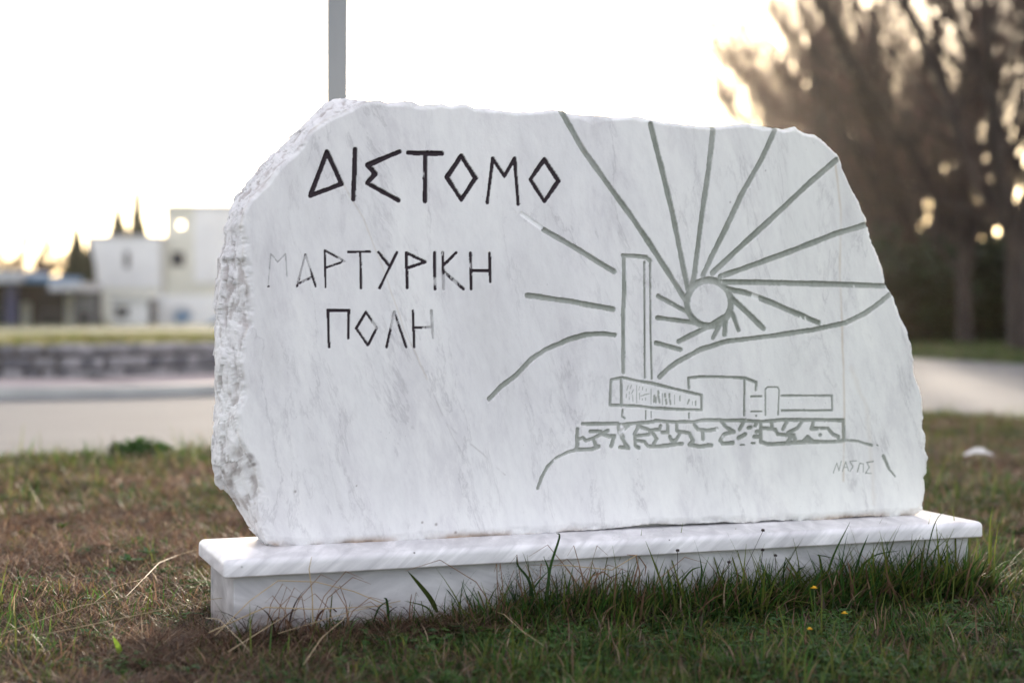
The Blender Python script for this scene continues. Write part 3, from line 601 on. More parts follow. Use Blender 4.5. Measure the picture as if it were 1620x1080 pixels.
for k in range(1, NL+5):
    t_ = min(k/NL, 1.0); g_ = math.sin(math.pi/2*min(t_/.6, 1)); am = min(t_/.10, 1)
    y = NF+TH*t_+.0*lf; bl_ = min(t_/.05, 1); base = p0*(1-bl_)+p0s*bl_+tgt*g_
    if k <= NL:
        x_, z_ = base[:, 0], base[:, 1]; yy = np.full(nbv, y)
        ns = fbm(x_*22, yy*22, z_*13, seed=91, o=3); nf_ = fbm(x_*75, yy*60, z_*60, seed=92, o=3); rid = 1-np.abs(fbm(x_*40, yy*45, z_*24, seed=94, o=3))*2
        fc1 = facets(x_*17+.8*ns, yy*20, z_*8, 301); fc2 = facets(x_*55, yy*55, z_*22, 302)
        amp = (lf*(.004*ns+.0022*nf_+.0080*fc1+.0040*fc2)+(1-lf)*(.0035*ns+.002*nf_))*am
        amp = np.where((base[:, 1] < .19) & (lf < .5), -np.abs(amp), amp)
        pos = base+nrm2*amp[:, None]*np.where(nrm2@np.array([0, 0]) == 0, 1, 1)[:, None]
        pos = pos-nrm2*((1-lf)*.006*t_)[:, None]
        bot = (base[:, 1] < .215) & (pos[:, 0] > .13) & (pos[:, 0] < 1.862)
        pos[:, 1] = np.where(bot, pos[:, 1]+(CAPZ-.003-pos[:, 1])*np.clip((t_-.22)/.12, 0, 1), pos[:, 1])
        ye_ = P[bv][:, 1]*(1-bl_)+ysm*bl_; yv = ye_+(NF+TH-ye_)*t_+lf*.007*fbm(x_*30, yy*30, z_*30, seed=93, o=3)*am
        fs_ = fbm(x_*95, yy*90, z_*60, seed=96, o=2); hollow = np.clip(-(.3*ns+.45*nf_+.45*fs_+.7*fc2+.3*fc1)*2.6-.22, 0, 1)
        dv = lf*np.clip(hollow+np.clip(fbm(x_*16, yy*14, z_*8, seed=95)*2.4-.55, 0, 1)*.55, 0, 1)*.46+(1-lf)*.35*hollow
    else:
        sc_ = 1-(k-NL)/4.; pos = ctr+(p0+tgt-ctr)*sc_; yv = np.full(nbv, NF+TH+.003*math.sin(k)); dv = np.full(nbv, .1)
    layers.append(np.stack([pos[:, 0], yv, pos[:, 1]], 1))
    for kx in AT: la[kx].append({'dirt': dv, 'rough': np.ones(nbv)}.get(kx, np.zeros(nbv)))
loc0 = {v: i for i, v in enumerate(u)}
extra0 = np.array([P[v] for v in bv]); V = np.concatenate([vb, extra0]+layers)+off
e0 = np.array([[rank[a], rank[b]] for a, b in be])
fq = [iv]
for k in range(NL+4):
    a = nb+k*nbv; b = nb+(k+1)*nbv; fq.append(np.stack([e0[:, 0]+a, e0[:, 0]+b, e0[:, 1]+b, e0[:, 1]+a], 1))
attrs = {k: np.concatenate([ab[k], flat[k][bv]]+la[k]) for k in AT}
# side normals point outwards: nrm2 sign check
me = npmesh('stone_body', V, np.concatenate(fq), smooth=True, attrs=attrs)
link('stone_body', me, M['slab'], slab)

# ------------------------------------------------------------------ plinth
pl = empty('marble_plinth', world(.95, .15, 0), ANG, 'long low plinth of pale veined marble panels under the carved slab', 'plinth')
def grid_attr(me, fn):
    n = len(me.vertices); co = np.zeros(n*3); me.vertices.foreach_get('co', co); co = co.reshape(-1, 3)
    a = me.attributes.new('dirt', 'FLOAT', 'POINT'); a.data.foreach_set('value', np.clip(fn(co), 0, 1).astype(np.float32))
PD = .31; PW = 1.909; BH = .124
def block(x0, x1, y0, y1, z0, z1, r, name, mt, fn, res=.012, rb=None):
    """rounded slab: heightless grid sweep of a rounded-rect profile"""
    import bmesh
    bm = bmesh.new(); v = {}
    nxs = max(2, int((x1-x0)/res)); nys = max(2, int((y1-y0)/res)); nzs = max(2, int((z1-z0)/res)+2)
    bmesh.ops.create_cube(bm, size=1)
    for vv in bm.verts: vv.co = Vector((x0+(vv.co.x+.5)*(x1-x0), y0+(vv.co.y+.5)*(y1-y0), z0+(vv.co.z+.5)*(z1-z0)))
    ze = [e_ for e_ in bm.edges]
    top = [e_ for e_ in ze if min(a.co.z for a in e_.verts) > z0+1e-5]; rest = [e_ for e_ in ze if e_ not in top]
    ver = [e_ for e_ in ze if abs(e_.verts[0].co.z-e_.verts[1].co.z) > 1e-5]
    bmesh.ops.bevel(bm, geom=list(set(top+ver)), offset=r, segments=6, profile=.5, affect='EDGES')
    if rb:
        low = [e_ for e_ in bm.edges if max(a.co.z for a in e_.verts) < z0+1e-5 and len(e_.link_faces) == 2]
        low = [e_ for e_ in low if abs(e_.link_faces[0].normal.z-e_.link_faces[1].normal.z) > .3]
        bmesh.ops.bevel(bm, geom=low, offset=rb, segments=3, profile=.5, affect='EDGES')
    for k in range(1, nxs):
        x = x0+(x1-x0)*k/nxs
        bmesh.ops.bisect_plane(bm, geom=bm.verts[:]+bm.edges[:]+bm.faces[:], plane_co=(x, 0, 0), plane_no=(1, 0, 0))
    for k in range(1, nys):
        y = y0+(y1-y0)*k/nys
        bmesh.ops.bisect_plane(bm, geom=bm.verts[:]+bm.edges[:]+bm.faces[:], plane_co=(0, y, 0), plane_no=(0, 1, 0))
    me = bpy.data.meshes.new(name); bm.to_mesh(me); bm.free(); me.polygons.foreach_set('use_smooth', [True]*len(me.polygons))
    grid_attr(me, fn); return link(name, me, mt, pl)
ox, oy = .95, .15
def capdirt(c):
    s_ = c[:, 0]+ox; n_ = c[:, 1]+oy
    d = .55*np.clip(1-np.hypot(s_-.10, (n_-.19)*1.1)/.10, 0, 1)*np.clip(.7+fbm(s_*22, n_*22, seed=3), 0, 1)
    d += .35*np.clip(1-np.hypot(s_-1.86, (n_-.2))/.09, 0, 1)
    d += .5*(c[:, 2] < BH+.004)*np.clip(.5+fbm(s_*12, n_*12, seed=4), 0, 1)
    return d
block(-.026-ox, PW+.030-ox, -.028-oy, PD+.028-oy, BH+.001, CAPZ-.0005, .0145, 'cap_slab', M['cap'], capdirt, .02, .004)
def pdirt(c): return .75*np.clip(1-(c[:, 2]+.03)/.11, 0, 1)*np.clip(.6+fbm((c[:, 0])*14, c[:, 2]*14, seed=6), 0, 1)
def panel(x0, x1, y0, y1, lab):
    mb = MB().box(x0-ox, x1-ox, y0-oy, y1-oy, -.10, BH)
    me = mb.mesh('side_panel', .0012, False, 1)
    import bmesh
    bm = bmesh.new(); bm.from_mesh(me)
    for z in (-.05, -.02, 0, .02, .04, .06, .08, .1): bmesh.ops.bisect_plane(bm, geom=bm.verts[:]+bm.edges[:]+bm.faces[:], plane_co=(0, 0, z), plane_no=(0, 0, 1))
    for k in range(1, 60): bmesh.ops.bisect_plane(bm, geom=bm.verts[:]+bm.edges[:]+bm.faces[:], plane_co=(-ox+k*PW/60, 0, 0), plane_no=(1, 0, 0))
    bm.to_mesh(me); bm.free(); grid_attr(me, pdirt); o = link('side_panel', me, M['panel'], pl); o['label'] = lab
panel(.0, PW, .0, .02, 'long front panel'); panel(.0, PW, PD-.02, PD, 'long back panel')
panel(.001, .021, .0215, PD-.0215, 'short left end panel'); panel(PW-.021, PW-.001, .0215, PD-.0215, 'short right end panel')
MB().box(.012-ox, PW-.012-ox, .012-oy, PD-.012-oy, -.09, BH-.003).build('mortar_core', M['mortar'], pl)

# ------------------------------------------------------------------ post behind the slab
PY = 5.35; px = (535-810)/FPX*PY
post = empty('metal_post', (px, PY, 0), 0, 'plain grey metal post rising straight up behind the slab', 'post')
MB().box(-.0325, .0325, -.0325, .0325, -.3, 3.6).build('tube', M['steel'], post, .004)
MB().box(-.038, .038, -.038, .038, 3.6, 3.612).build('end_cap', M['steel'], post, .002)
#TAIL
# ------------------------------------------------------------------ blades and tufts
def blade_geo(rnd, base, az, length, width, lean, curl, col, nseg=4, twist=0., tipcol=None, fold=0.):
    """one tapered blade as a strip; returns verts, quads, colours"""
    V = []; Cc = []; p = np.array(base, float); ang = lean; st = length/nseg
    h = np.array([math.cos(az), math.sin(az), 0]); sd_ = np.array([-math.sin(az), math.cos(az), 0]); tw = 0
    for i in range(nseg+1):
        t = i/nseg; w_ = width*(1-t**1.8)*.5+width*.04
        s_ = sd_*math.cos(tw)+h*math.sin(tw)
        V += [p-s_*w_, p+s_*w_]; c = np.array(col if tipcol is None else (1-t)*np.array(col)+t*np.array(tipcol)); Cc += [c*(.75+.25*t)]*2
        d = h*math.sin(ang)+np.array([0, 0, 1])*math.cos(ang); p = p+d*st; ang += curl/nseg; tw += twist/nseg
        if p[2] < .004 and ang > 1.2: p[2] = .004+abs(rnd.gauss(0, .003)); ang = min(ang, 1.6)
    F = [(2*i, 2*i+1, 2*i+3, 2*i+2) for i in range(nseg)]
    return V, F, Cc
class Blades:
    def __init__(s, seed): s.V = []; s.F = []; s.C = []; s.r = random.Random(seed)
    def blade(s, *a, **k):
        V, F, Cc = blade_geo(s.r, *a, **k); b = len(s.V); s.V += V; s.F += [tuple(i+b for i in f) for f in F]; s.C += Cc
    def leaf(s, p, az, L_, W_, tilt, col):
        """small oval leaf, six faces, cupped"""
        b = len(s.V); h = np.array([math.cos(az)*math.cos(tilt), math.sin(az)*math.cos(tilt), math.sin(tilt)]); sd_ = np.array([-math.sin(az), math.cos(az), 0]); up = np.cross(h, sd_)
        p = np.array(p, float)
        for t, wv_ in ((0, .05), (.3, .8), (.65, 1.), (1, .1)):
            for q_ in (-1, 0, 1): s.V.append(p+h*L_*t+sd_*W_*.5*wv_*q_+up*(W_*.12*abs(q_)-L_*.15*t*t)); s.C.append(np.array(col)*(1.0 if q_ else .8))
        for i in range(3):
            for q_ in (0, 1): a = b+i*3+q_; s.F.append((a, a+1, a+4, a+3))
    def mesh(s, name, m):
        me = npmesh(name, np.array(s.V), np.array(s.F), smooth=True, attrs={'col': np.array(s.C)}); me.materials.append(m); return me
STRAW = [(.25, .165, .105), (.19, .115, .075), (.13, .072, .048), (.085, .045, .032), (.36, .27, .19), (.15, .115, .09), (.07, .05, .035)]
GREEN = [(.034, .084, .018), (.050, .118, .022), (.078, .132, .022), (.026, .062, .018), (.105, .128, .026)]
OLIVE = [(.15, .17, .030), (.18, .15, .04), (.10, .14, .025)]
def tuft(kind, seed):
    B_ = Blades(seed); r = B_.r
    n = {'dry': 34, 'flat': 26, 'green': 26, 'mixed': 28, 'clover': 16, 'long': 10}[kind]
    for i in range(n):
        a = r.uniform(0, 6.283); rr = r.uniform(0, .038)**1.0; base = (rr*math.cos(a), rr*math.sin(a), -.004); az = a+r.gauss(0, .9)
        if kind == 'dry': B_.blade(base, az, r.uniform(.022, .060), r.uniform(.0014, .0036), r.uniform(.3, 1.45), r.uniform(.3, 2.6), r.choice(STRAW), 4, r.uniform(-2, 2))
        elif kind == 'flat': B_.blade((base[0], base[1], r.uniform(0, .012)), az, r.uniform(.04, .11), r.uniform(.0011, .0024), r.uniform(1.1, 1.5), r.uniform(-.3, .7), r.choice(STRAW), 4, r.uniform(-2, 2))
        elif kind == 'green': B_.blade(base, az, r.uniform(.025, .065), r.uniform(.0022, .0044), r.uniform(.1, 1.1), r.uniform(.2, 1.7), r.choice(GREEN if r.random() < .88 else STRAW), 4, r.uniform(-1, 1))
        elif kind == 'mixed': B_.blade(base, az, r.uniform(.022, .060), r.uniform(.0018, .0038), r.uniform(.2, 1.2), r.uniform(.3, 1.8), r.choice(OLIVE+GREEN[1:3]+STRAW[:2]), 4, r.uniform(-1, 1))
        elif kind == 'long': B_.blade(base, az, r.uniform(.06, .12), r.uniform(.002, .0038), r.uniform(.05, .6), r.uniform(.3, 1.5), r.choice(GREEN if r.random() < .93 else STRAW[:2]), 6, r.uniform(-1, 1))
        elif kind == 'clover':
            hh = r.uniform(.008, .026); lean = r.uniform(.3, 1.0); p = (base[0]+hh*math.sin(lean)*math.cos(az), base[1]+hh*math.sin(lean)*math.sin(az), hh)
            B_.blade(base, az, hh*1.1, .0010, lean*.8, .2, GREEN[0], 2)
            c0 = r.choice([(.05, .11, .025), (.07, .14, .03), (.04, .09, .03)])
            for k in range(3): B_.leaf(p, az+k*2.09, r.uniform(.008, .013), r.uniform(.007, .011), r.uniform(-.1, .35), c0)
    return B_.mesh('tuft', M['blade'] if kind != 'clover' else M['weed'])
KINDS = ['dry']*4+['flat']*3+['green']*4+['mixed']*3+['clover']*2+['long']*2
src = bpy.data.collections.new('tuft_sources'); srcobs = []
for i, k in enumerate(KINDS):
    o = bpy.data.objects.new('tuft_%02d' % i, tuft(k, 100+i)); src.objects.link(o); srcobs.append(o)
RANGE = {}
for i, k in enumerate(KINDS): RANGE.setdefault(k, []).append(i)
def scatter(name, pts, rot, scl, ki, label, cat='grass'):
    me = bpy.data.meshes.new(name); me.vertices.add(len(pts)); me.vertices.foreach_set('co', np.asarray(pts, np.float32).ravel())
    a = me.attributes.new('rot', 'FLOAT_VECTOR', 'POINT'); a.data.foreach_set('vector', np.asarray(rot, np.float32).ravel())
    a = me.attributes.new('scl', 'FLOAT', 'POINT'); a.data.foreach_set('value', np.asarray(scl, np.float32))
    a = me.attributes.new('ki', 'INT', 'POINT'); a.data.foreach_set('value', np.asarray(ki, np.int32))
    o = link(name, me, None); ng = bpy.data.node_groups.new(name+'_nodes', 'GeometryNodeTree')
    ng.interface.new_socket('Geometry', in_out='INPUT', socket_type='NodeSocketGeometry'); ng.interface.new_socket('Geometry', in_out='OUTPUT', socket_type='NodeSocketGeometry')
    gi = ng.nodes.new('NodeGroupInput'); go = ng.nodes.new('NodeGroupOutput'); ip = ng.nodes.new('GeometryNodeInstanceOnPoints')
    ci = ng.nodes.new('GeometryNodeCollectionInfo'); ci.inputs['Collection'].default_value = src; ci.inputs['Separate Children'].default_value = True; ci.inputs['Reset Children'].default_value = True
    def na(nm, ty):
        n = ng.nodes.new('GeometryNodeInputNamedAttribute'); n.data_type = ty; n.inputs['Name'].default_value = nm; return [x for x in n.outputs if x.enabled][0]
    m2p = ng.nodes.new('GeometryNodeMeshToPoints')
    ng.links.new(gi.outputs[0], m2p.inputs[0]); ng.links.new(m2p.outputs[0], ip.inputs['Points']); ng.links.new(ci.outputs[0], ip.inputs['Instance'])
    ip.inputs['Pick Instance'].default_value = True; ng.links.new(na('ki', 'INT'), ip.inputs['Instance Index'])
    ng.links.new(na('rot', 'FLOAT_VECTOR'), ip.inputs['Rotation']); ng.links.new(na('scl', 'FLOAT'), ip.inputs['Scale'])
    ng.links.new(ip.outputs[0], go.inputs[0]); md = o.modifiers.new('grass', 'NODES'); md.node_group = ng
    return tag(o, label, cat, kind='stuff')
# candidate points over the grass island
def cand(n, y0, y1, sprd=.42, extra=.9):
    y = rng.uniform(y0, y1, n); hw = sprd*y+extra; x = rng.uniform(-1, 1, n)*hw; return x, y
def local(x, y):
    dx, dy = x-OX, y-OY; return dx*cA+dy*sA, -dx*sA+dy*cA
PT = [cand(9500, 2.3, 4.0), cand(14500, 4.0, 6.5), cand(13000, 6.5, 12.3)]
x = np.concatenate([p[0] for p in PT]); y = np.concatenate([p[1] for p in PT])
s_, n_ = local(x, y); ok = (y < edge_y(near_edge, x)-.01) & ~((s_ > -.012) & (s_ < PW+.012) & (n_ > -.012) & (n_ < PD+.012)); x, y, s_, n_ = x[ok], y[ok], s_[ok], n_[ok]
pxs = 810+x/y*FPX; ed_ = edge_y(near_edge, x)-y
g = .5+.5*fbm(x*1.7, y*1.1, seed=201, o=4)                      # 0..1 patchiness
green = np.interp(pxs, [0, 300, 560, 800, 1100, 1620], [.10, .10, .40, .78, .86, .74])
green = np.where(y > 4.9, np.interp(pxs, [0, 300, 1300, 1620], [.16, .22, .5, .42]), green)
green = np.clip(green+(g-.5)*1.3, 0, 1); green = np.maximum(green, np.clip(1.25-ed_/1.7, 0, 1)*.95)
u = rng.random(len(x)); ki = np.zeros(len(x), int); v2 = rng.random(len(x))
def pick(k, m_):
    r_ = np.array(RANGE[k]); ki[m_] = r_[rng.integers(0, len(r_), m_.sum())]
isg = u < green
pick('dry', ~isg & (v2 < .62)); pick('flat', ~isg & (v2 >= .62) & (v2 < .92)); pick('mixed', ~isg & (v2 >= .92))
farm = ed_ < 1.8
pick('green', isg & (v2 < .44)); pick('mixed', isg & (v2 >= .44) & (v2 < .70)); pick('clover', isg & (v2 >= .70) & (v2 < .84)); pick('long', isg & (v2 >= .84) & (v2 < .97)); pick('flat', isg & (v2 >= .97))
pick('green', isg & farm & (v2 < .45)); pick('mixed', isg & farm & (v2 >= .45) & (v2 < .9))
scl = rng.uniform(.75, 1.25, len(x))*np.where(y > 6.5, 1.35, 1.0)*np.where(y > 4.0, 1.1, .95)
scatter('turf_grass', np.stack([x, y, lawn_z(x, y)], 1), np.stack([rng.normal(0, .12, len(x)), rng.normal(0, .12, len(x)), rng.uniform(0, 6.28, len(x))], 1), scl, ki, 'brown dry turf mixed with green grass and clover around the plinth')
# longer growth against the foot of the plinth
n = 1250; ss = rng.uniform(-.05, PW+.0, n); nn_ = -np.abs(rng.normal(0, .05, n))-.012
wgt = np.interp(ss, [0, .3, .7, .9, 1.2, 1.95], [.2, .25, .7, .6, .6, .72]); keep = rng.random(n) < wgt; ss, nn_ = ss[keep], nn_[keep]
wx = OX+ss*cA-nn_*sA; wy = OY+ss*sA+nn_*cA; kk_ = np.where(rng.random(len(ss)) < np.interp(ss, [0, .6, 1.2, 2], [.2, .5, .62, .85]), RANGE['long'][0]+rng.integers(0, 2, len(ss)), RANGE['green'][0]+rng.integers(0, 4, len(ss)))
kk_ = np.where((ss < .55) & (rng.random(len(ss)) < .8), RANGE['flat'][0]+rng.integers(0, 3, len(ss)), kk_)
scatter('edge_grass', np.stack([wx, wy, lawn_z(wx, wy)], 1), np.stack([rng.normal(0, .15, len(ss)), rng.normal(0, .15, len(ss)), rng.uniform(0, 6.28, len(ss))], 1), rng.uniform(.8, 1.35, len(ss))*np.interp(ss, [0, 1.0, 1.5, 1.9], [1.0, 1.45, 1.5, 1.55]), kk_, 'longer green grass growing along the foot of the plinth')
n = 230; ss = rng.uniform(-.30, .75, n); nn_ = rng.normal(-.06, .07, n); ok = (ss < -.03) | (nn_ < -.02); ss, nn_ = ss[ok], nn_[ok]
wx = OX+ss*cA-nn_*sA; wy = OY+ss*sA+nn_*cA; kk_ = np.where(rng.random(len(ss)) < .6, RANGE['flat'][0]+rng.integers(0, 3, len(ss)), RANGE['dry'][0]+rng.integers(0, 4, len(ss)))
scatter('dead_grass_tangle', np.stack([wx, wy, lawn_z(wx, wy)+rng.uniform(0, .008, len(ss))], 1), np.stack([rng.normal(0, .2, len(ss)), rng.normal(0, .2, len(ss)), rng.uniform(0, 6.28, len(ss))], 1), rng.uniform(.7, 1.25, len(ss)), kk_, 'tangle of dead brown grass at the left foot of the plinth')
# mown bank beyond the wall and verge under the trees
x = rng.uniform(-16, 1.5, 4200); y = np.interp(x, E2[:, 0], E2[:, 1])+rng.random(4200)**1.7*14+.05
tt = np.clip((y-np.interp(x, E2[:, 0], E2[:, 1]))/(76-np.interp(x, E2[:, 0], E2[:, 1])), 0, 1); j = tt**(1/1.6)
zz_ = .32+.08*np.sin(np.minimum(tt*8, 1)*math.pi/2)-.95*tt**1.1
scatter('bank_grass', np.stack([x, y, zz_], 1), np.stack([0*x, 0*x, rng.uniform(0, 6.28, 4200)], 1), rng.uniform(1.5, 2.6, 4200), np.array(RANGE['mixed'])[rng.integers(0, 3, 4200)], 'yellow-green grass on top of the low rubble wall')
x = rng.uniform(3, 13, 5200); y = rng.uniform(20, 34, 5200); ok = ((x < 14) & (y > np.interp(x, far_edge[:, 0], far_edge[:, 1])+.1)); x, y = x[ok], y[ok]
scatter('verge_grass', np.stack([x, y, 0*x-.06], 1), np.stack([0*x, 0*x, rng.uniform(0, 6.28, len(x))], 1), rng.uniform(1.6, 3, len(x)), np.array(RANGE['green'])[rng.integers(0, 4, len(x))], 'green verge grass under the bare trees across the road')

# single plants picked out by the photograph -------------------------------------------------
def gpoint(px_, py_, z=0.):
    Y = FPX*(CAMH-z)/(py_-HOR); return ((px_-810)/FPX*Y, Y, z)
def at_plinth(px_, n__, z=0.):
    s__, _ = toplane(px_, 900, n__); return world(float(s__), n__, z)
def seedhead(px_, hgt, lean, lab):
    p = at_plinth(px_, -.045); r = random.Random(int(px_)); root = empty('seed_head_stalk', p, r.uniform(-.5, .5), lab, 'weed', 'thin stalks with dark round seed heads')
    top = (lean*hgt, 0, hgt)
    MB().tube([(0, 0, -.01), (lean*hgt*.3, 0, hgt*.5), top], [.0011, .0009, .0007], 5).build('stem', M['seed'], root)
    mb = MB()
    for k in range(9):
        a = k*.7; q_ = (top[0]+.0028*math.cos(a), .0028*math.sin(a), top[2]+.0012*(k % 3))
        mb.tube([(q_[0], q_[1], q_[2]-.002), q_, (q_[0]*1.0, q_[1], q_[2]+.0025)], [.0008, .0022, .0005], 5)
    mb.build('seed_head', M['seed'], root)
for px_, h_, ln, lb in ((1072, .135, .0, 'first dark seed head from the left, low in front of the plinth'), (1152, .10, .02, 'short dark seed head standing left of the tall leaning one'), (1168, .175, .35, 'tallest dark seed head, leaning right against the plinth'), (1200, .125, .10, 'stout dark seed head in the middle of the plinth front'), (1228, .11, -.02, 'dark seed head left of the yellow flower')):
    seedhead(px_, h_, ln, lb)
def flower(px_, py_, z, lab, rad=.0075):
    Y = 3.62; p = ((px_-810)/FPX*Y, Y); zt = CAMH-(py_-HOR)/FPX*Y
    root = empty('yellow_flower', (p[0], p[1], 0), 0, lab, 'flower', 'small yellow flowers in the grass')
    MB().tube([(0.006, 0, -.01), (.002, 0, zt*.5), (0, 0, zt)], [.0010, .0009, .0008], 5).build('stem', noisy_green, root)
    mb = MB()
    for ring, (n3, rr, up) in enumerate(((14, rad, .001), (10, rad*.62, .003))):
        for k in range(n3):
            a = 2*math.pi*k/n3+ring*.2; c, s3 = math.cos(a), math.sin(a)
            mb.add([(0, 0, zt), (c*rr*.5-s3*.0012, s3*rr*.5+c*.0012, zt+up*1.5), (c*rr, s3*rr, zt+up), (c*rr*.5+s3*.0012, s3*rr*.5-c*.0012, zt+up*1.5)], [(0, 1, 2, 3)])
    mb.build('petals', M['yellow'], root)
noisy_green = noisy('green_stem', (.05, .09, .02), (.08, .12, .03), 40, .6, 0)
flower(1288, 930, 0, 'yellow flower closest to the plinth', .0085); flower(1336, 970, 0, 'yellow flower to the right and lower in the grass', .0075); flower(1281, 995, 0, 'lowest and most orange of the yellow flowers', .0075)
# long straws lying on the turf (each given by its two ends in the picture plane of the turf)
straws = [((0, 1012), (345, 958), .05), ((20, 1022), (470, 965), .03), ((325, 985), (396, 1060), .02), ((240, 900), (380, 870), .01), ((360, 1040), (560, 960), .04), ((440, 1010), (760, 965), .03), ((150, 960), (235, 930), .01), ((200, 950), (280, 900), .02),
          ((480, 1060), (560, 985), .03), ((770, 970), (860, 1050), .02)]
ORD = 'first second third fourth fifth sixth seventh eighth ninth tenth eleventh twelfth thirteenth fourteenth fifteenth sixteenth seventeenth eighteenth nineteenth twentieth twenty-first twenty-second twenty-third twenty-fourth twenty-fifth twenty-sixth twenty-seventh twenty-eighth twenty-ninth thirtieth thirty-first thirty-second'.split()
srank = {id(q): i for i, q in enumerate(sorted(straws, key=lambda q: q[0][0]))}
for k, (a, b, hh) in enumerate(straws):
    r = random.Random(k); p, q_ = Vector(gpoint(*a)), Vector(gpoint(*b)); p.z = .012; q_.z = .018+hh
    root = Vector((p.x, p.y, 0)); pts = [p-root, (p*.66+q_*.34)-root+Vector((0, 0, r.uniform(.005, .02))), (p*.33+q_*.67)-root+Vector((r.uniform(-.01, .01), 0, r.uniform(.0, .02))), q_-root]
    o = MB().tube(pts, [.0009, .0009, .0007, .0004], 5).build('straw_stalk', M['straw'], None, loc=root)
    tag(o, ORD[srank[id(straws[k])]]+' long pale straw from the left, lying on the turf before the plinth', 'straw', 'long dry straws lying on the turf')
# bent straw across the plinth front, curled dead leaves, strap leaves
def stalk(name, pts, rad, m, lab, cat, grp_=None):
    r0 = Vector((pts[0][0], pts[0][1], 0)); o = MB().tube([Vector(p)-r0 for p in pts], rad, 5).build(name, m, None, smooth=True, loc=r0); return tag(o, lab, cat, grp_)
def pp(px_, py_, n__=-.04):
    s__, z__ = toplane(px_, py_, n__); return world(float(s__), n__, float(z__))
M['dead'] = noisy('dead_leaf', (.13, .065, .04), (.26, .16, .09), 30, .8, .2)
stalk('bent_straw', [pp(838, 985), pp(880, 940), pp(835, 893, -.05), pp(900, 894, -.06), pp(968, 901, -.06), pp(1008, 877, -.05)], [.0013]*6, M['straw'], 'thin bent pale straw crossing the middle of the plinth front', 'straw')
stalk('leaning_straw', [pp(492, 1020, -.05), pp(495, 985, -.05), pp(494, 940, -.05), pp(489, 900, -.05), pp(493, 880, -.05)], [.0019, .0018, .0015, .0012, .0006], M['straw'], 'upright pale straw near the left end of the plinth front', 'straw')
stalk('long_straw', [pp(330, 1000, -.09), pp(420, 960, -.08), pp(500, 963, -.07), pp(600, 958, -.05)], [.0016, .0015, .0013, .0008], M['straw'], 'horizontal straw across the left front of the plinth', 'straw')
stalk('arching_stem', [pp(620, 960, -.05), pp(560, 935, -.05), pp(500, 920, -.05), pp(440, 918, -.05), pp(395, 950, -.07), pp(340, 1005, -.10)], [.0012]*6, M['straw'], 'thin arching straw at the left end of the plinth front', 'straw')
for k, (pts, lb) in enumerate(((((1005, 985), (1010, 940), (1012, 905), (1006, 878), (992, 877)), 'dead reddish stem bent over below the cap slab'), (((1000, 930), (1008, 900), (1011, 880), (1022, 896), (1020, 910)), 'short drooping brown leaf beside the bent stem'), (((930, 960), (960, 930), (968, 915), (955, 904), (938, 910), (925, 925)), 'curled brown dead leaf forming a loop'), (((925, 945), (905, 910), (893, 895)), 'brown dead stem leaning left'))):
    stalk('dead_stem', [pp(a, b, -.045) for a, b in pts], [.0019]*(len(pts)-1)+[.0008], M['dead'], lb, 'weed', 'dead brown stems before the plinth')
def strap(name, pts, wd_, col, lab, cat='grass blade', group=None, n__=-.05):
    P_ = [Vector(pp(a, b, n__-.01*i)) for i, (a, b) in enumerate(pts)]; r0 = Vector((P_[0].x, P_[0].y, 0)); V = []; F = []; c = []
    Q = [Vector(v) for v in spline([tuple(p) for p in P_], 4)]
    for i, p in enumerate(Q):
        d = (Q[min(i+1, len(Q)-1)]-Q[max(i-1, 0)]).normalized(); sd2 = d.cross(Vector((-.2, 1, .25))).normalized(); t = i/(len(Q)-1); w_ = wd_*min(1, .5+t*3)*(1-t**2.5)*.5+.0003
        V += [p-r0-sd2*w_, p-r0+Vector((0, .0012, 0)), p-r0+sd2*w_]; c += [np.array(col)*(.9+.2*t)]*3
    for i in range(len(Q)-1): a = i*3; F += [(a, a+1, a+4, a+3), (a+1, a+2, a+5, a+4)]
    me = npmesh(name, np.array([tuple(v) for v in V]), np.array(F), smooth=True, attrs={'col': np.array(c)})
    return tag(link(name, me, M['weed'], None, r0), lab, cat, group)
strap('strap_leaf', [(692, 968), (680, 945), (660, 920), (645, 903)], .011, (.055, .075, .018), 'broad dark green strap leaf leaning left under the cap', 'leaf')
strap('strap_leaf', [(1060, 950), (1090, 905), (1112, 895)], .005, (.05, .09, .02), 'green blade bending right beside the stem', 'leaf')
gl = [[(1055, 985), (1058, 950), (1056, 905)], [(1048, 965), (1062, 930), (1095, 895)], [(865, 960), (870, 900), (885, 850), (880, 843)], [(862, 950), (868, 905), (860, 880)], [(1300, 940), (1318, 880), (1345, 825)], [(1310, 950), (1298, 885), (1296, 878), (1330, 885)], [(1345, 930), (1360, 880), (1374, 845)], [(1460, 930), (1468, 870), (1480, 825), (1496, 806)], [(1470, 935), (1478, 880), (1490, 842)],
      [(1370, 930), (1385, 905), (1420, 875)], [(1400, 930), (1402, 890), (1404, 855)], [(1430, 935), (1438, 880), (1450, 850)], [(1475, 920), (1490, 890), (1512, 868)], [(1105, 940), (1110, 905), (1107, 880)], [(1135, 955), (1140, 915), (1158, 890)], [(1238, 940), (1240, 900), (1243, 882)], [(1222, 940), (1212, 905), (1200, 898)], [(1040, 950), (1055, 920), (1078, 893)], [(1335, 940), (1340, 905), (1325, 875)], [(1500, 930), (1498, 890), (1490, 865)],
      [(845, 965), (838, 920), (820, 895), (817, 880)], [(820, 975), (848, 925), (870, 900)], [(905, 970), (900, 930), (908, 890)], [(955, 955), (985, 930), (1000, 890)], [(1340, 935), (1352, 915), (1380, 880), (1425, 870)], [(1445, 930), (1470, 880), (1500, 850)], [(1180, 945), (1175, 915), (1160, 905)], [(1265, 945), (1262, 905), (1275, 895)], [(615, 980), (612, 950), (607, 945)], [(590, 985), (600, 960), (618, 948)], [(690, 985), (675, 960), (640, 950)]]
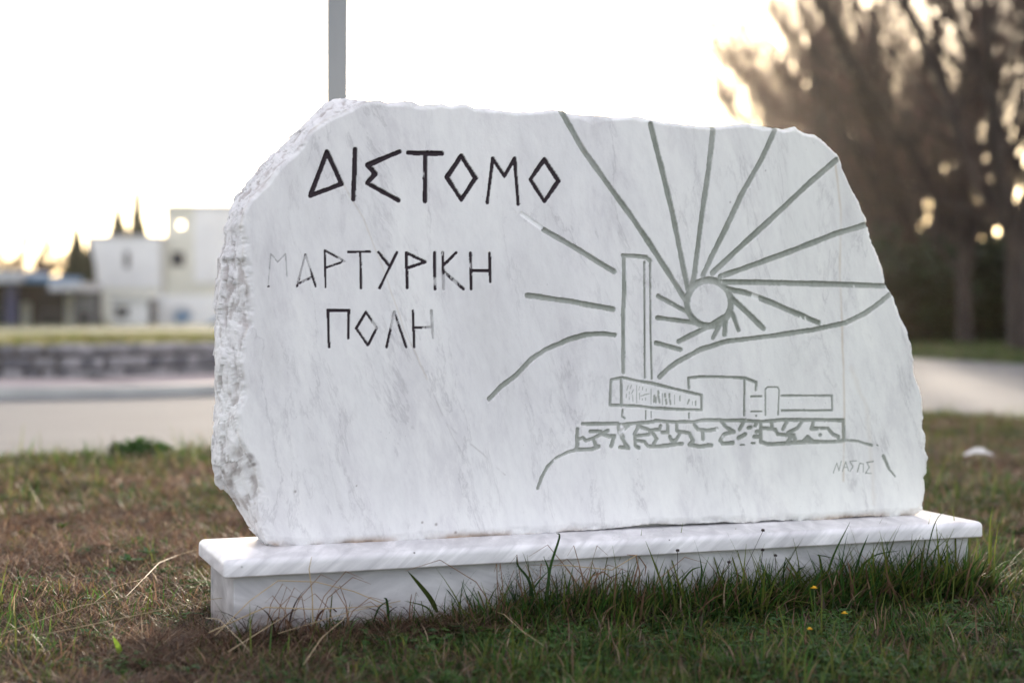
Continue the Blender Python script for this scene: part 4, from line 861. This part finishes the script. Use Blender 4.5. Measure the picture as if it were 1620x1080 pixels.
grank = {id(q): i for i, q in enumerate(sorted(gl, key=lambda q: q[0][0]))}
for k, g_ in enumerate(gl):
    r = random.Random(k+50); strap('tall_blade', g_, r.uniform(.0035, .0065), r.choice([(.035, .075, .02), (.05, .095, .022), (.03, .06, .02), (.07, .10, .03)]), ORD[grank[id(g_)]]+' tall green grass blade from the left before the plinth front', 'grass blade', 'tall grass blades before the plinth', n__=-.035-r.random()*.05)
# feathery weed
fw = Blades(5)
for k in range(26):
    az = fw.r.uniform(0, 6.28); ln = fw.r.uniform(.08, .16); ang = fw.r.uniform(.1, .7); c = (.018, .045, .022)
    base = np.array([fw.r.gauss(0, .012), fw.r.gauss(0, .012), 0]); d = np.array([math.sin(ang)*math.cos(az), math.sin(ang)*math.sin(az), math.cos(ang)])
    fw.blade(base, az, ln, .0015, ang, .1, c, 3)
    for q_ in range(14):
        t = .2+.8*q_/14; pt = base+d*ln*t
        for sg in (-1, 1): fw.blade(pt, az+sg*1.2+fw.r.gauss(0, .3), .018*(1.15-t), .0009, .8, .2, c, 2)
o = link('feathery_weed', fw.mesh('feathery_weed', M['weed']), None, None, at_plinth(826, -.05)); tag(o, 'dark feathery-leaved weed under the brown dead stems', 'weed')
def withered(px_, n3, spread, hmax, seed, lab, cols):
    r = random.Random(seed); p = at_plinth(px_, -.055); root = empty('withered_plant', p, ANG, lab, 'weed')
    for k in range(n3):
        B_ = Blades(seed*50+k); az = r.choice([0, math.pi])+r.gauss(0, .7); ln = r.uniform(.5, 1.)*hmax; c = r.choice(cols)
        B_.blade((r.gauss(0, spread), r.gauss(0, .012), 0), az, ln*1.5, r.uniform(.003, .0065), r.uniform(0, .5), r.uniform(1.2, 4.2), c, 12, r.uniform(-2.5, 2.5), tipcol=np.array(c)*1.3)
        link('leaf', B_.mesh('leaf', M['weed']), None, root)
    for k in range(n3//2):
        h_ = hmax*r.uniform(.6, 1.1); x0 = r.gauss(0, spread); lean = r.gauss(0, .5)
        MB().tube([(x0, 0, -.01), (x0+lean*h_*.4, r.gauss(0, .008), h_*.6), (x0+lean*h_, r.gauss(0, .008), h_), (x0+lean*h_*1.5, 0, h_*.85)], [.0013, .0011, .0009, .0004], 5).build('stem', M['dead'], root)
DB = [(.09, .045, .03), (.16, .095, .06), (.05, .03, .025), (.24, .17, .11)]
withered(815, 18, .035, .14, 3, 'withered curled brown plant left of the middle of the plinth front', DB+[(.03, .07, .025)])
withered(920, 20, .05, .16, 4, 'tall withered plant with looping brown leaves in the middle of the plinth front', DB+[(.05, .09, .025), (.04, .08, .02)])
withered(470, 18, .06, .12, 5, 'low tangle of dark dead leaves at the left of the plinth front', DB[:3])
withered(600, 12, .05, .10, 6, 'small dry weed with thin stems between the left tangle and the strap leaf', DB[:3]+[(.05, .09, .025)])
withered(1010, 9, .03, .13, 7, 'sparse dead stems beside the bent reddish stem', DB)
# broad-leaved weeds on the turf
def rosette(px_, py_, n3, ln, wd_, up, col, lab, grp_=None, seed=1):
    B_ = Blades(seed); r = B_.r
    for k in range(n3): B_.leaf((0, 0, .004), k*6.283/n3+r.uniform(-.3, .3), ln*r.uniform(.7, 1.1), wd_*r.uniform(.8, 1.2), up+r.uniform(-.15, .3), np.array(col)*r.uniform(.8, 1.2))
    p = gpoint(px_, py_); tag(link('broadleaf_weed', B_.mesh('broadleaf_weed', M['weed']), None, None, p, (0, 0, r.uniform(0, 6))), lab, 'weed', grp_)
rosette(205, 890, 8, .05, .016, .35, (.04, .10, .03), 'dark green leafy weed left of the plinth in dry grass', seed=1)
rosette(235, 878, 7, .045, .015, .4, (.035, .09, .03), 'small green weed just behind the leafy one in dry grass', seed=2)
rosette(98, 838, 9, .035, .012, .6, (.07, .13, .02), 'low bright green tuft farther left in the brown grass', seed=3)
rosette(1225, 955, 9, .032, .018, .3, (.04, .085, .025), 'round-leaved green weed at the foot of the plinth', seed=4)
rosette(1180, 960, 9, .030, .016, .3, (.045, .09, .03), 'cluster of oval leaves left of the round-leaved weed', seed=6)
B_ = Blades(77)
for k in range(420):
    a = B_.r.uniform(0, 6.28); q_ = B_.r.random()**.6*.16; hh_ = .06*(1-(q_/.17)**2)*B_.r.random()
    B_.leaf((q_*math.cos(a), q_*math.sin(a), hh_), B_.r.uniform(0, 6.28), .045, .016, B_.r.uniform(.1, 1.1), np.array((.055, .12, .025))*B_.r.uniform(.6, 1.5))
tag(link('broadleaf_weed', B_.mesh('broadleaf_weed', M['weed']), None, None, gpoint(222, 716)), 'bushy dark green weed at the edge of the road', 'weed')
strap('upright_leaf', [(190, 1035), (186, 1020), (178, 1005)], .012, (.14, .22, .03), 'bright yellow-green leaf standing in the dry grass', 'leaf', n__=-.12)
# brown fallen leaf, crumpled white paper
def crumple(name, p, sx, sy, h_, m, lab, cat, seed):
    n3 = 14; r = np.random.default_rng(seed); u_, v_ = np.meshgrid(np.linspace(-1, 1, n3), np.linspace(-1, 1, 9)); 
    z_ = np.maximum(.15, 1-np.abs(u_)**1.6*.85)*h_*(1+.6*fbm(u_*3, v_*3, seed=seed))*(1-.5*np.abs(v_)); x_ = u_*sx*.5*(1+.1*fbm(u_*2, v_*4, seed=seed+1)); y_ = v_*sy*.5*(1+.3*fbm(u_*3, v_*2, seed=seed+2))
    V = np.stack([x_, y_, z_], -1).reshape(-1, 3); idx = np.arange(len(V)).reshape(u_.shape)
    o = link(name, npmesh(name, V, np.stack([idx[:-1, :-1], idx[:-1, 1:], idx[1:, 1:], idx[1:, :-1]], -1).reshape(-1, 4)), m, None, p, (0, 0, -.1)); md = o.modifiers.new('thickness', 'SOLIDIFY'); md.thickness = .001; tag(o, lab, cat)
p = gpoint(1548, 731); crumple('crumpled_paper', (p[0], p[1], .03), .13, .08, .035, M['paper'], 'crumpled scrap of white paper lying in the grass right of the slab', 'litter', 3)
p = gpoint(162, 868); crumple('fallen_leaf', (p[0], p[1], .01), .045, .03, .015, M['dead'], 'dark brown curled fallen leaf on the dry grass', 'leaf', 8)
# ------------------------------------------------------------------ trees
def tubes(paths, rads, n=4):
    """many tapered tubes at once"""
    V = []; F = []
    b = 0
    for P_, R_ in zip(paths, rads):
        P_ = np.asarray(P_, float); m_ = len(P_); T = np.gradient(P_, axis=0); T /= np.maximum(np.linalg.norm(T, axis=1), 1e-6)[:, None]
        ref = np.array([0, 0, 1.]) if abs(T[0, 2]) < .8 else np.array([1., 0, 0]); U = np.cross(T, ref); U /= np.linalg.norm(U, axis=1)[:, None]; W = np.cross(T, U)
        for k in range(n):
            a = 2*math.pi*k/n; V.append(P_+(U*math.cos(a)+W*math.sin(a))*np.asarray(R_)[:, None])
        base = b+np.arange(m_-1)
        for k in range(n):
            k2 = (k+1) % n; F.append(np.stack([base+k*m_, base+k2*m_, base+k2*m_+1, base+k*m_+1], 1))
        b += n*m_
    return np.concatenate(V), np.concatenate(F)
def bare_tree(seed, height, ntw=2600, upright=.8, spread=1.0, tk=1.0):
    r = np.random.default_rng(seed); limbs = []; lr = []; tw = []; tr = []
    def grow(p, d, ln, rad, nseg, wig, up):
        pts = [p]; d = d/np.linalg.norm(d)
        for i in range(nseg):
            d = d+r.normal(0, wig, 3)+np.array([0, 0, up]); d /= np.linalg.norm(d); pts.append(pts[-1]+d*ln/nseg)
        return np.array(pts), np.linspace(rad, rad*.45, nseg+1)
    th = height*.15
    T_, R_ = grow(np.array([0, 0, -.2]), np.array([r.normal(0, .04), r.normal(0, .04), 1]), th, height*.020, 5, .04, .1); limbs.append(T_); lr.append(np.linspace(height*.0150, height*.0115, 6))
    lv1 = []
    for k in range(7):
        a = k*6.283/7+r.uniform(-.4, .4); st = T_[-1] if k < 4 else T_[3]+(T_[-1]-T_[3])*r.random()
        tilt = r.uniform(.25, .75)*spread; d = np.array([math.cos(a)*math.sin(tilt), math.sin(a)*math.sin(tilt), math.cos(tilt)])
        q, rr = grow(st, d, height*r.uniform(.50, .78), height*.0074, 9, .10, .08*upright); limbs.append(q); lr.append(rr); lv1.append((q, rr))
    lv2 = []
    for q, rr in lv1:
        for k in range(13):
            t = r.uniform(.04, .95); i = int(t*(len(q)-1)); st = q[i]; dd = q[min(i+1, len(q)-1)]-q[max(i-1, 0)]; dd /= np.linalg.norm(dd)
            o = r.normal(0, 1, 3); o -= dd*o.dot(dd); o /= np.linalg.norm(o); d = dd*.75+o*.62
            qq, r2 = grow(st, d, height*r.uniform(.12, .28)*(1.15-.5*t), max(rr[i]*.45, .012), 6, .12, .10*upright); lv2.append((qq, r2)); limbs.append(qq); lr.append(r2)
    par = lv2+lv1
    for k in range(ntw):
        q, rr = par[r.integers(0, len(lv2))] if r.random() < .88 else par[r.integers(0, len(par))]
        t = r.uniform(.1, 1.); f = t*(len(q)-1); i = min(int(f), len(q)-2); st = q[i]+(q[i+1]-q[i])*(f-i); dd = q[i+1]-q[i]; dd /= np.linalg.norm(dd)
        o = r.normal(0, 1, 3); o -= dd*o.dot(dd); o /= np.linalg.norm(o); d = dd*.8+o*.55+np.array([0, 0, .25])
        ln = height*r.uniform(.03, .11); qq, r2 = grow(st, d, ln, r.uniform(.004, .008)*tk, 3, .14, .12); tw.append(qq); tr.append(r2)
        for m_ in range(2):
            j = r.integers(1, 3); o = r.normal(0, .6, 3); q3, r3 = grow(qq[j], (qq[j+1]-qq[j])/np.linalg.norm(qq[j+1]-qq[j])+o, ln*r.uniform(.4, .7), .0055*tk, 2, .15, .1); tw.append(q3); tr.append(r3)
    V, F = tubes(limbs, lr, 6); V2, F2 = tubes(tw, tr, 3)
    a = npmesh('trunk', V, F, smooth=True); a.materials.append(M['bark']); b = npmesh('crown', V2, F2, smooth=True); b.materials.append(M['twig']); return a, b
variants = [bare_tree(11, 14.0, 700, .9, .9), bare_tree(12, 15.0, 700, 1.0, .8), bare_tree(13, 13.0, 700, .7, 1.15), bare_tree(14, 7.0, 1000, .7, 1.3, 7.0), bare_tree(15, 15.0, 1000, .9, .95, 2.0), bare_tree(16, 15.0, 900, .9, 1.05, 2.0)]
def place_tree(v, x, y, rz, sc_, lab, grp_, z=-.06):
    root = empty('bare_tree', (x, y, z), rz, lab, 'tree', grp_); root.scale = (sc_, sc_, sc_)
    link('trunk', variants[v][0], None, root); link('crown', variants[v][1], None, root)
row = []
def X(px_, Y): return (px_-810)/FPX*Y
TR = [(1, 1612, 29, .4, .95, 'thick-limbed bare tree at the right edge of the picture'), (0, 1528, 34, 1.9, .95, 'bare tree second from the right edge, branches fanning upward'), (2, 1478, 41, 4.0, 1.0, 'bare tree with its trunk right of the slab edge'), (1, 1430, 48, 2.2, .95, 'bare tree half hidden by the upper right slope of the slab'),
      (0, 1392, 56, 5.2, 1.0, 'bare tree above the end of the second ray from the right'), (5, 1395, 64, .9, .98, 'bare brown tree above the right shoulder of the slab'), (5, 1360, 73, 3.3, 1.05, 'hazy bare tree over the top right corner of the slab'), (4, 1310, 82, 1.1, 1.5, 'bare tree nearest to the sun glare, above the slab top'), (5, 1288, 96, 2.0, 1.85, 'hazy bare tree just behind the one nearest the glare'), (4, 1268, 112, 5.0, 2.05, 'most distant bare tree at the left end of the row'),
      (0, 1572, 50, .2, 1.1, 'bare tree of the back row filling the gap between the two rightmost trunks'), (2, 1455, 66, 3.9, 1.15, 'bare tree of the back row behind the slab shoulder'), (0, 1405, 78, 2.5, 1.15, 'bare tree of the back row far behind the top rays'),
      (1, 1690, 33, 5.0, 1.0, 'bare tree mostly outside the right edge, only its left branches in view'), (4, 1350, 95, 4.4, 1.25, 'distant brown tree in the middle of the clump')]
for v, px_, Y, rz, s_c, lb in TR: place_tree(v, X(px_, Y), Y, rz, s_c, lb, 'bare trees right of the slab')
# small pale bare tree at far left
place_tree(3, X(18, 92), 92, 1.0, .98, 'small wispy bare tree at the left edge above the canopy', None, -.6)
place_tree(3, X(62, 110), 110, 2.0, .85, 'thin bare tree low behind the canopy roof', None, -.6)
# evergreens
def foliage(seed, rx, rz, n, leaf, shape, col):
    r = np.random.default_rng(seed); th_ = r.uniform(0, 6.283, n); u_ = r.random(n)
    if shape == 'cone':
        z_ = rz*(1-np.sqrt(r.random(n)))**.9+.02*rz; rad = rx*np.clip(1-z_/rz, 0, 1)**.75*np.sqrt(u_); rad *= 1+.25*vnoise(th_*2, z_*2.2, seed=seed)
    else:
        ph = np.arccos(r.uniform(-1, 1, n)); rr = u_**.4*(1+.35*vnoise(th_*1.8, ph*2.5, seed=seed)); z_ = rz*.5+rz*.5*np.cos(ph)*rr; rad = rx*np.sin(ph)*rr
    P_ = np.stack([rad*np.cos(th_), rad*np.sin(th_), np.maximum(z_, .02)], 1)
    a = r.normal(0, 1, (n, 3)); a /= np.linalg.norm(a, axis=1)[:, None]; b = np.cross(a, r.normal(0, 1, (n, 3))); b /= np.linalg.norm(b, axis=1)[:, None]
    l_ = leaf*r.uniform(.6, 1.3, n)[:, None]; V = np.stack([P_-a*l_, P_+b*l_*.4, P_+a*l_, P_-b*l_*.4], 1).reshape(-1, 3)
    c = np.array(col)*(1+.5*r.uniform(-1, 1, n)[:, None]); c = np.repeat(c, 4, 0)
    return npmesh('crown', V, np.arange(4*n).reshape(-1, 4), attrs={'col': np.clip(c, .005, 1)})
fol = {}
def evergreen(kind, x, y, z, h_, wd_, lab, cat, grp_=None, seed=1):
    key = (kind, seed % 3)
    if key not in fol:
        fol[key] = {'cone': lambda: foliage(seed, .5, 1, 9000, .06, 'cone', (.022, .038, .016)), 'bush': lambda: foliage(seed, .5, 1, 4200, .05, 'ball', (.020, .034, .014))}[kind]()
        fol[key].materials.append(M['foliage'])
    root = empty('cypress' if kind == 'cone' else 'shrub', (x, y, z), seed*1.3, lab, cat, grp_)
    o = link('crown', fol[key], None, root); o.scale = (wd_, wd_, h_)
    tv, tf = tubes([np.array([[0, 0, -.1], [0, 0, h_*.35], [.0, .02, h_*.8]])], [[.05+.02*h_*.3, .04+.01*h_*.2, .01]], 6)
    t_ = npmesh('trunk', tv, tf, smooth=True); link('trunk', t_, M['bark'], root)
def zpx(py_, Y): return CAMH-(py_-HOR)/FPX*Y
for px_, top, Y, wpx, lb, sd3 in ((217, 280, 118, 27, 'tall thin cypress spire between the two white houses', 1), (186, 322, 120, 40, 'shorter dark cypress left of the thin spire', 2), (121, 356, 96, 38, 'dark conifer at the left corner of the lower white house', 3), (140, 385, 98, 24, 'small dark conifer behind the conifer at the house corner', 4), (228, 352, 121, 30, 'squat dark conifer right of the thin spire', 5)):
    zt = zpx(top, Y); evergreen('cone', X(px_, Y), Y, -.8, zt+.8, wpx/FPX*Y*1.9, lb, 'tree', 'dark conifers behind the houses', sd3)
for k, (px_, Y, h_, wd_, lb) in enumerate(((1452, 36, 1.9, 3.0, 'dark evergreen shrub beside the right edge of the slab'), (1500, 38, 2.2, 3.4, 'dark evergreen shrub behind the second trunk'), (1545, 37, 1.6, 3.0, 'low dark shrub between the trunks'), (1600, 36, 2.3, 3.2, 'dark shrub at the right edge below the thick-limbed tree'), (1655, 37, 2.0, 3.2, 'dark shrub just outside the right edge'), (1425, 44, 2.8, 4.0, 'taller dark shrub farther back near the slab'), (1480, 52, 3.4, 4.6, 'large dark shrub of the back hedge'), (1535, 50, 3.2, 4.6, 'large dark shrub of the back hedge behind the low shrub'), (1590, 50, 3.0, 4.6, 'broad back hedge shrub at the right'), (1400, 62, 3.6, 5, 'farthest dark shrub behind the slab'))):
    evergreen('bush', X(px_, Y), Y, -.1, h_, wd_, lb, 'shrub', 'dark shrubs under the bare trees', k+1)

# ------------------------------------------------------------------ buildings on the left
def window(parent, x0, x1, z0, z1, yf, m_frame=None):
    mb = MB(); t_ = .07
    mb.box(x0-t_, x0, yf-.03, yf+.08, z0-t_, z1+t_); mb.box(x1, x1+t_, yf-.03, yf+.08, z0-t_, z1+t_); mb.box(x0, x1, yf-.03, yf+.08, z1, z1+t_); mb.box(x0, x1, yf-.05, yf+.08, z0-t_, z0)
    w_ = mb.build('window', m_frame or M['frame'], parent); MB().box(x0, x1, yf+.03, yf+.05, z0, z1).build('pane', M['glass'], w_)
def wall_with_holes(x0, x1, z0, z1, y0, y1, holes):
    """front wall cut into boxes round rectangular openings"""
    xs_ = sorted({x0, x1}|{h[0] for h in holes}|{h[1] for h in holes}); zs_ = sorted({z0, z1}|{h[2] for h in holes}|{h[3] for h in holes}); V = []; F = []; ids = {}
    def vid(i, j, y):
        k = (i, j, y)
        if k not in ids: ids[k] = len(V); V.append((xs_[i], y, zs_[j]))
        return ids[k]
    solid = lambda i, j: 0 <= i < len(xs_)-1 and 0 <= j < len(zs_)-1 and not any(h[0] <= xs_[i] and xs_[i+1] <= h[1] and h[2] <= zs_[j] and zs_[j+1] <= h[3] for h in holes)
    for i in range(len(xs_)-1):
        for j in range(len(zs_)-1):
            if not solid(i, j): continue
            F.append((vid(i, j, y0), vid(i+1, j, y0), vid(i+1, j+1, y0), vid(i, j+1, y0))); F.append((vid(i, j, y1), vid(i, j+1, y1), vid(i+1, j+1, y1), vid(i+1, j, y1)))
            if not solid(i-1, j): F.append((vid(i, j, y0), vid(i, j+1, y0), vid(i, j+1, y1), vid(i, j, y1)))
            if not solid(i+1, j): F.append((vid(i+1, j, y0), vid(i+1, j, y1), vid(i+1, j+1, y1), vid(i+1, j+1, y0)))
            if not solid(i, j-1): F.append((vid(i, j, y0), vid(i, j, y1), vid(i+1, j, y1), vid(i+1, j, y0)))
            if not solid(i, j+1): F.append((vid(i, j+1, y0), vid(i+1, j+1, y0), vid(i+1, j+1, y1), vid(i, j+1, y1)))
    return V, F
BY = 100.; kx = BY/FPX
def bx(px_): return (px_-810)*kx
def bz(py_): return CAMH-(py_-HOR)*kx
G0 = -.9
# lower white house
hA = empty('white_house', (bx(196), BY, G0), 0, 'lower two-storey white house with one narrow upper window', 'house'); hx = hA.location.x
def lo(v): return v-hx
top = bz(377)-G0; mid = bz(455)-G0
V, F = wall_with_holes(lo(bx(137)), lo(bx(251)), mid, top, 0, .25, [(lo(bx(196)), lo(bx(205)), bz(423)-G0, bz(398)-G0)]); MB().add(V, F).build('wall', M['white_wall'], hA)
MB().box(lo(bx(137)), lo(bx(251)), .02, .25, 0, mid-.002).build('wall', M['cream_wall'], hA)['label'] = 'cream ground floor wall'
MB().box(lo(bx(137)), lo(bx(137))+.25, .252, 9, 0, top-.003).build('side_wall', M['white_wall'], hA); MB().box(lo(bx(251))-.25, lo(bx(251)), .252, 9, 0, top-.003).build('side_wall', M['white_wall'], hA)
MB().box(lo(bx(135)), lo(bx(253)), -.08, 9.05, top, top+.18).build('roof', M['roof_pale'], hA)
window(hA, lo(bx(196)), lo(bx(205)), bz(423)-G0, bz(398)-G0, .05)
MB().box(lo(bx(196))+.1, lo(bx(205))-.1, 3, 3.1, bz(430)-G0, bz(390)-G0).build('inner_wall', M['dark_inside'], hA)
# taller house
hB = empty('white_house', (bx(312), BY+1.5, G0), 0, 'taller white and cream house with a bright opening near its roof', 'house'); hx = hB.location.x
top = bz(325)-G0
V, F = wall_with_holes(lo(bx(253)), lo(bx(300)), 0, top, 0, .25, [(lo(bx(262)), lo(bx(284)), bz(419)-G0, bz(397)-G0), (lo(bx(273)), lo(bx(283)), bz(359)-G0, bz(349)-G0)]); MB().add(V, F).build('wall', M['cream_wall'], hB)
V, F = wall_with_holes(lo(bx(300))+.002, lo(bx(480)), bz(447)-G0, top, -.15, .25, []); MB().add(V, F).build('wall', M['white_wall'], hB)
MB().box(lo(bx(300))+.002, lo(bx(480)), .0, .25, 0, bz(447)-G0-.002).build('wall', M['cream_wall'], hB)
MB().box(lo(bx(253)), lo(bx(253))+.25, .252, 1.2, 0, top-.003).build('side_wall', M['cream_wall'], hB)
MB().box(lo(bx(250)), lo(bx(482)), -.25, 1.2, top, top+.16).build('roof', M['roof_pale'], hB)
MB().box(lo(bx(250)), lo(bx(256)), -.2, .2, top+.162, top+.4).build('chimney', M['frame'], hB); MB().box(lo(bx(363)), lo(bx(372)), -.2, .4, top+.162, top+.35).build('chimney', M['frame'], hB)
window(hB, lo(bx(262)), lo(bx(284)), bz(419)-G0, bz(397)-G0, .05); MB().box(lo(bx(255)), lo(bx(290)), 1.0, 1.1, bz(425)-G0, bz(390)-G0).build('inner_wall', M['dark_inside'], hB)
# canopy building at far left
CY = 84.; kx = CY/FPX
cb = empty('canopy_building', (bx(60), CY, G0), 0, 'long low building with a flat blue-edged canopy on dark blue posts', 'building'); hx = cb.location.x
zt = bz(437)-G0; zb = bz(448)-G0
MB().box(lo(bx(-160)), lo(bx(52)), -2.5, 3, zb, zt+.25).build('canopy', M['roof_pale'], cb)['label'] = 'pale front canopy roof'
MB().box(lo(bx(53)), lo(bx(106)), -1.5, 3, zb+.05, zt-.02).build('canopy', M['blue_light'], cb)['label'] = 'blue canopy fascia'
MB().box(lo(bx(96)), lo(bx(136)), -2.2, 3, bz(461)-G0, bz(447)-G0).build('canopy', M['roof_pale'], cb)
for px0, px1 in ((-110, -96), (-60, -46), (24, 40), (-20, -8)): MB().box(lo(bx(px0)), lo(bx(px1)), -1.6, -1.2, 0, zb-.003).build('post', M['blue'], cb)
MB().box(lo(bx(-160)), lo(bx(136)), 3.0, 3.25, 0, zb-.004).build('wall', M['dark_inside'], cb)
MB().box(lo(bx(10)), lo(bx(22)), 2.7, 2.98, 0, bz(478)-G0).build('pillar', M['cream_wall'], cb); MB().box(lo(bx(80)), lo(bx(100)), 2.7, 2.98, 0, bz(465)-G0).build('pillar', M['cream_wall'], cb)
MB().box(lo(bx(100.3)), lo(bx(136)), 1.8, 2.0, 0, bz(465)-G0).build('wall', M['frame'], cb)
for a, b in ((44, 60), (62, 78), (108, 130), (-40, -24)): window(cb, lo(bx(a)), lo(bx(b)), bz(522)-G0, bz(492)-G0, 2.9 if a < 100 else 1.7)
# kiosk and painted hoarding
KY = 88.; kx = KY/FPX
kk2 = empty('white_kiosk', (bx(205), KY, G0), 0, 'small white kiosk with a dark hatch in front of the lower house', 'kiosk'); hx = kk2.location.x
V, F = wall_with_holes(lo(bx(177)), lo(bx(234)), 0, bz(472)-G0, 0, .1, [(lo(bx(184)), lo(bx(202)), bz(500)-G0, bz(487)-G0)]); MB().add(V, F).build('wall', M['white_wall'], kk2)
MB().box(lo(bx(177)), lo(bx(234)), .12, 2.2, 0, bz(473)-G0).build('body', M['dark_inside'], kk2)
MB().box(lo(bx(174)), lo(bx(237)), -.3, 2.3, bz(472)-G0+.002, bz(468)-G0).build('roof', M['white_wall'], kk2); window(kk2, lo(bx(184)), lo(bx(202)), bz(500)-G0, bz(487)-G0, .0)
hb = empty('painted_hoarding', (bx(300), KY+2, G0), 0, 'long white hoarding with a blue round emblem and a blue swoosh', 'hoarding'); hx = hb.location.x; kx = (KY+2)/FPX
MB().box(lo(bx(238)), lo(bx(470)), 0, .08, 0, bz(467)-G0).build('board', M['white_wall'], hb)
def flat_shape(pts, y, m, nm):
    return MB().add([(lo(bx(a)), y, bz(b)-G0) for a, b in pts]+[(lo(bx(a)), y-.01, bz(b)-G0) for a, b in pts], [tuple(range(len(pts))), tuple(range(2*len(pts)-1, len(pts)-1, -1))]+[(i, (i+1) % len(pts), len(pts)+(i+1) % len(pts), len(pts)+i) for i in range(len(pts))]).build(nm, m, hb)
flat_shape([(288+17*math.cos(t_), 498+15*math.sin(t_)) for t_ in np.linspace(0, 6.283, 24, endpoint=False)], -.012, M['roof_pale'], 'emblem_disc')
flat_shape([(274, 500), (288, 491), (303, 497), (296, 508), (281, 509)], -.026, M['blue_light'], 'emblem')
flat_shape([(306, 527), (322, 515), (345, 502), (420, 490), (470, 486), (470, 527)], -.012, M['blue_light'], 'swoosh')

# ------------------------------------------------------------------ air
HB = MB().box(-330, 330, -80, 420, -2.0, 24.0).mesh('haze'); hz = tag(link('haze', HB, None), kind='stuff')
hm, hnt, hb_, ho = mat('haze_air'); hnt.nodes.remove(hb_); pv = hnt.nodes.new('ShaderNodeVolumePrincipled'); pv.inputs['Color'].default_value = (1, .93, .86, 1)
pv.inputs['Density'].default_value = .00010; pv.inputs['Anisotropy'].default_value = .84; hnt.links.new(pv.outputs[0], ho.inputs['Volume']); hz.data.materials.append(hm)
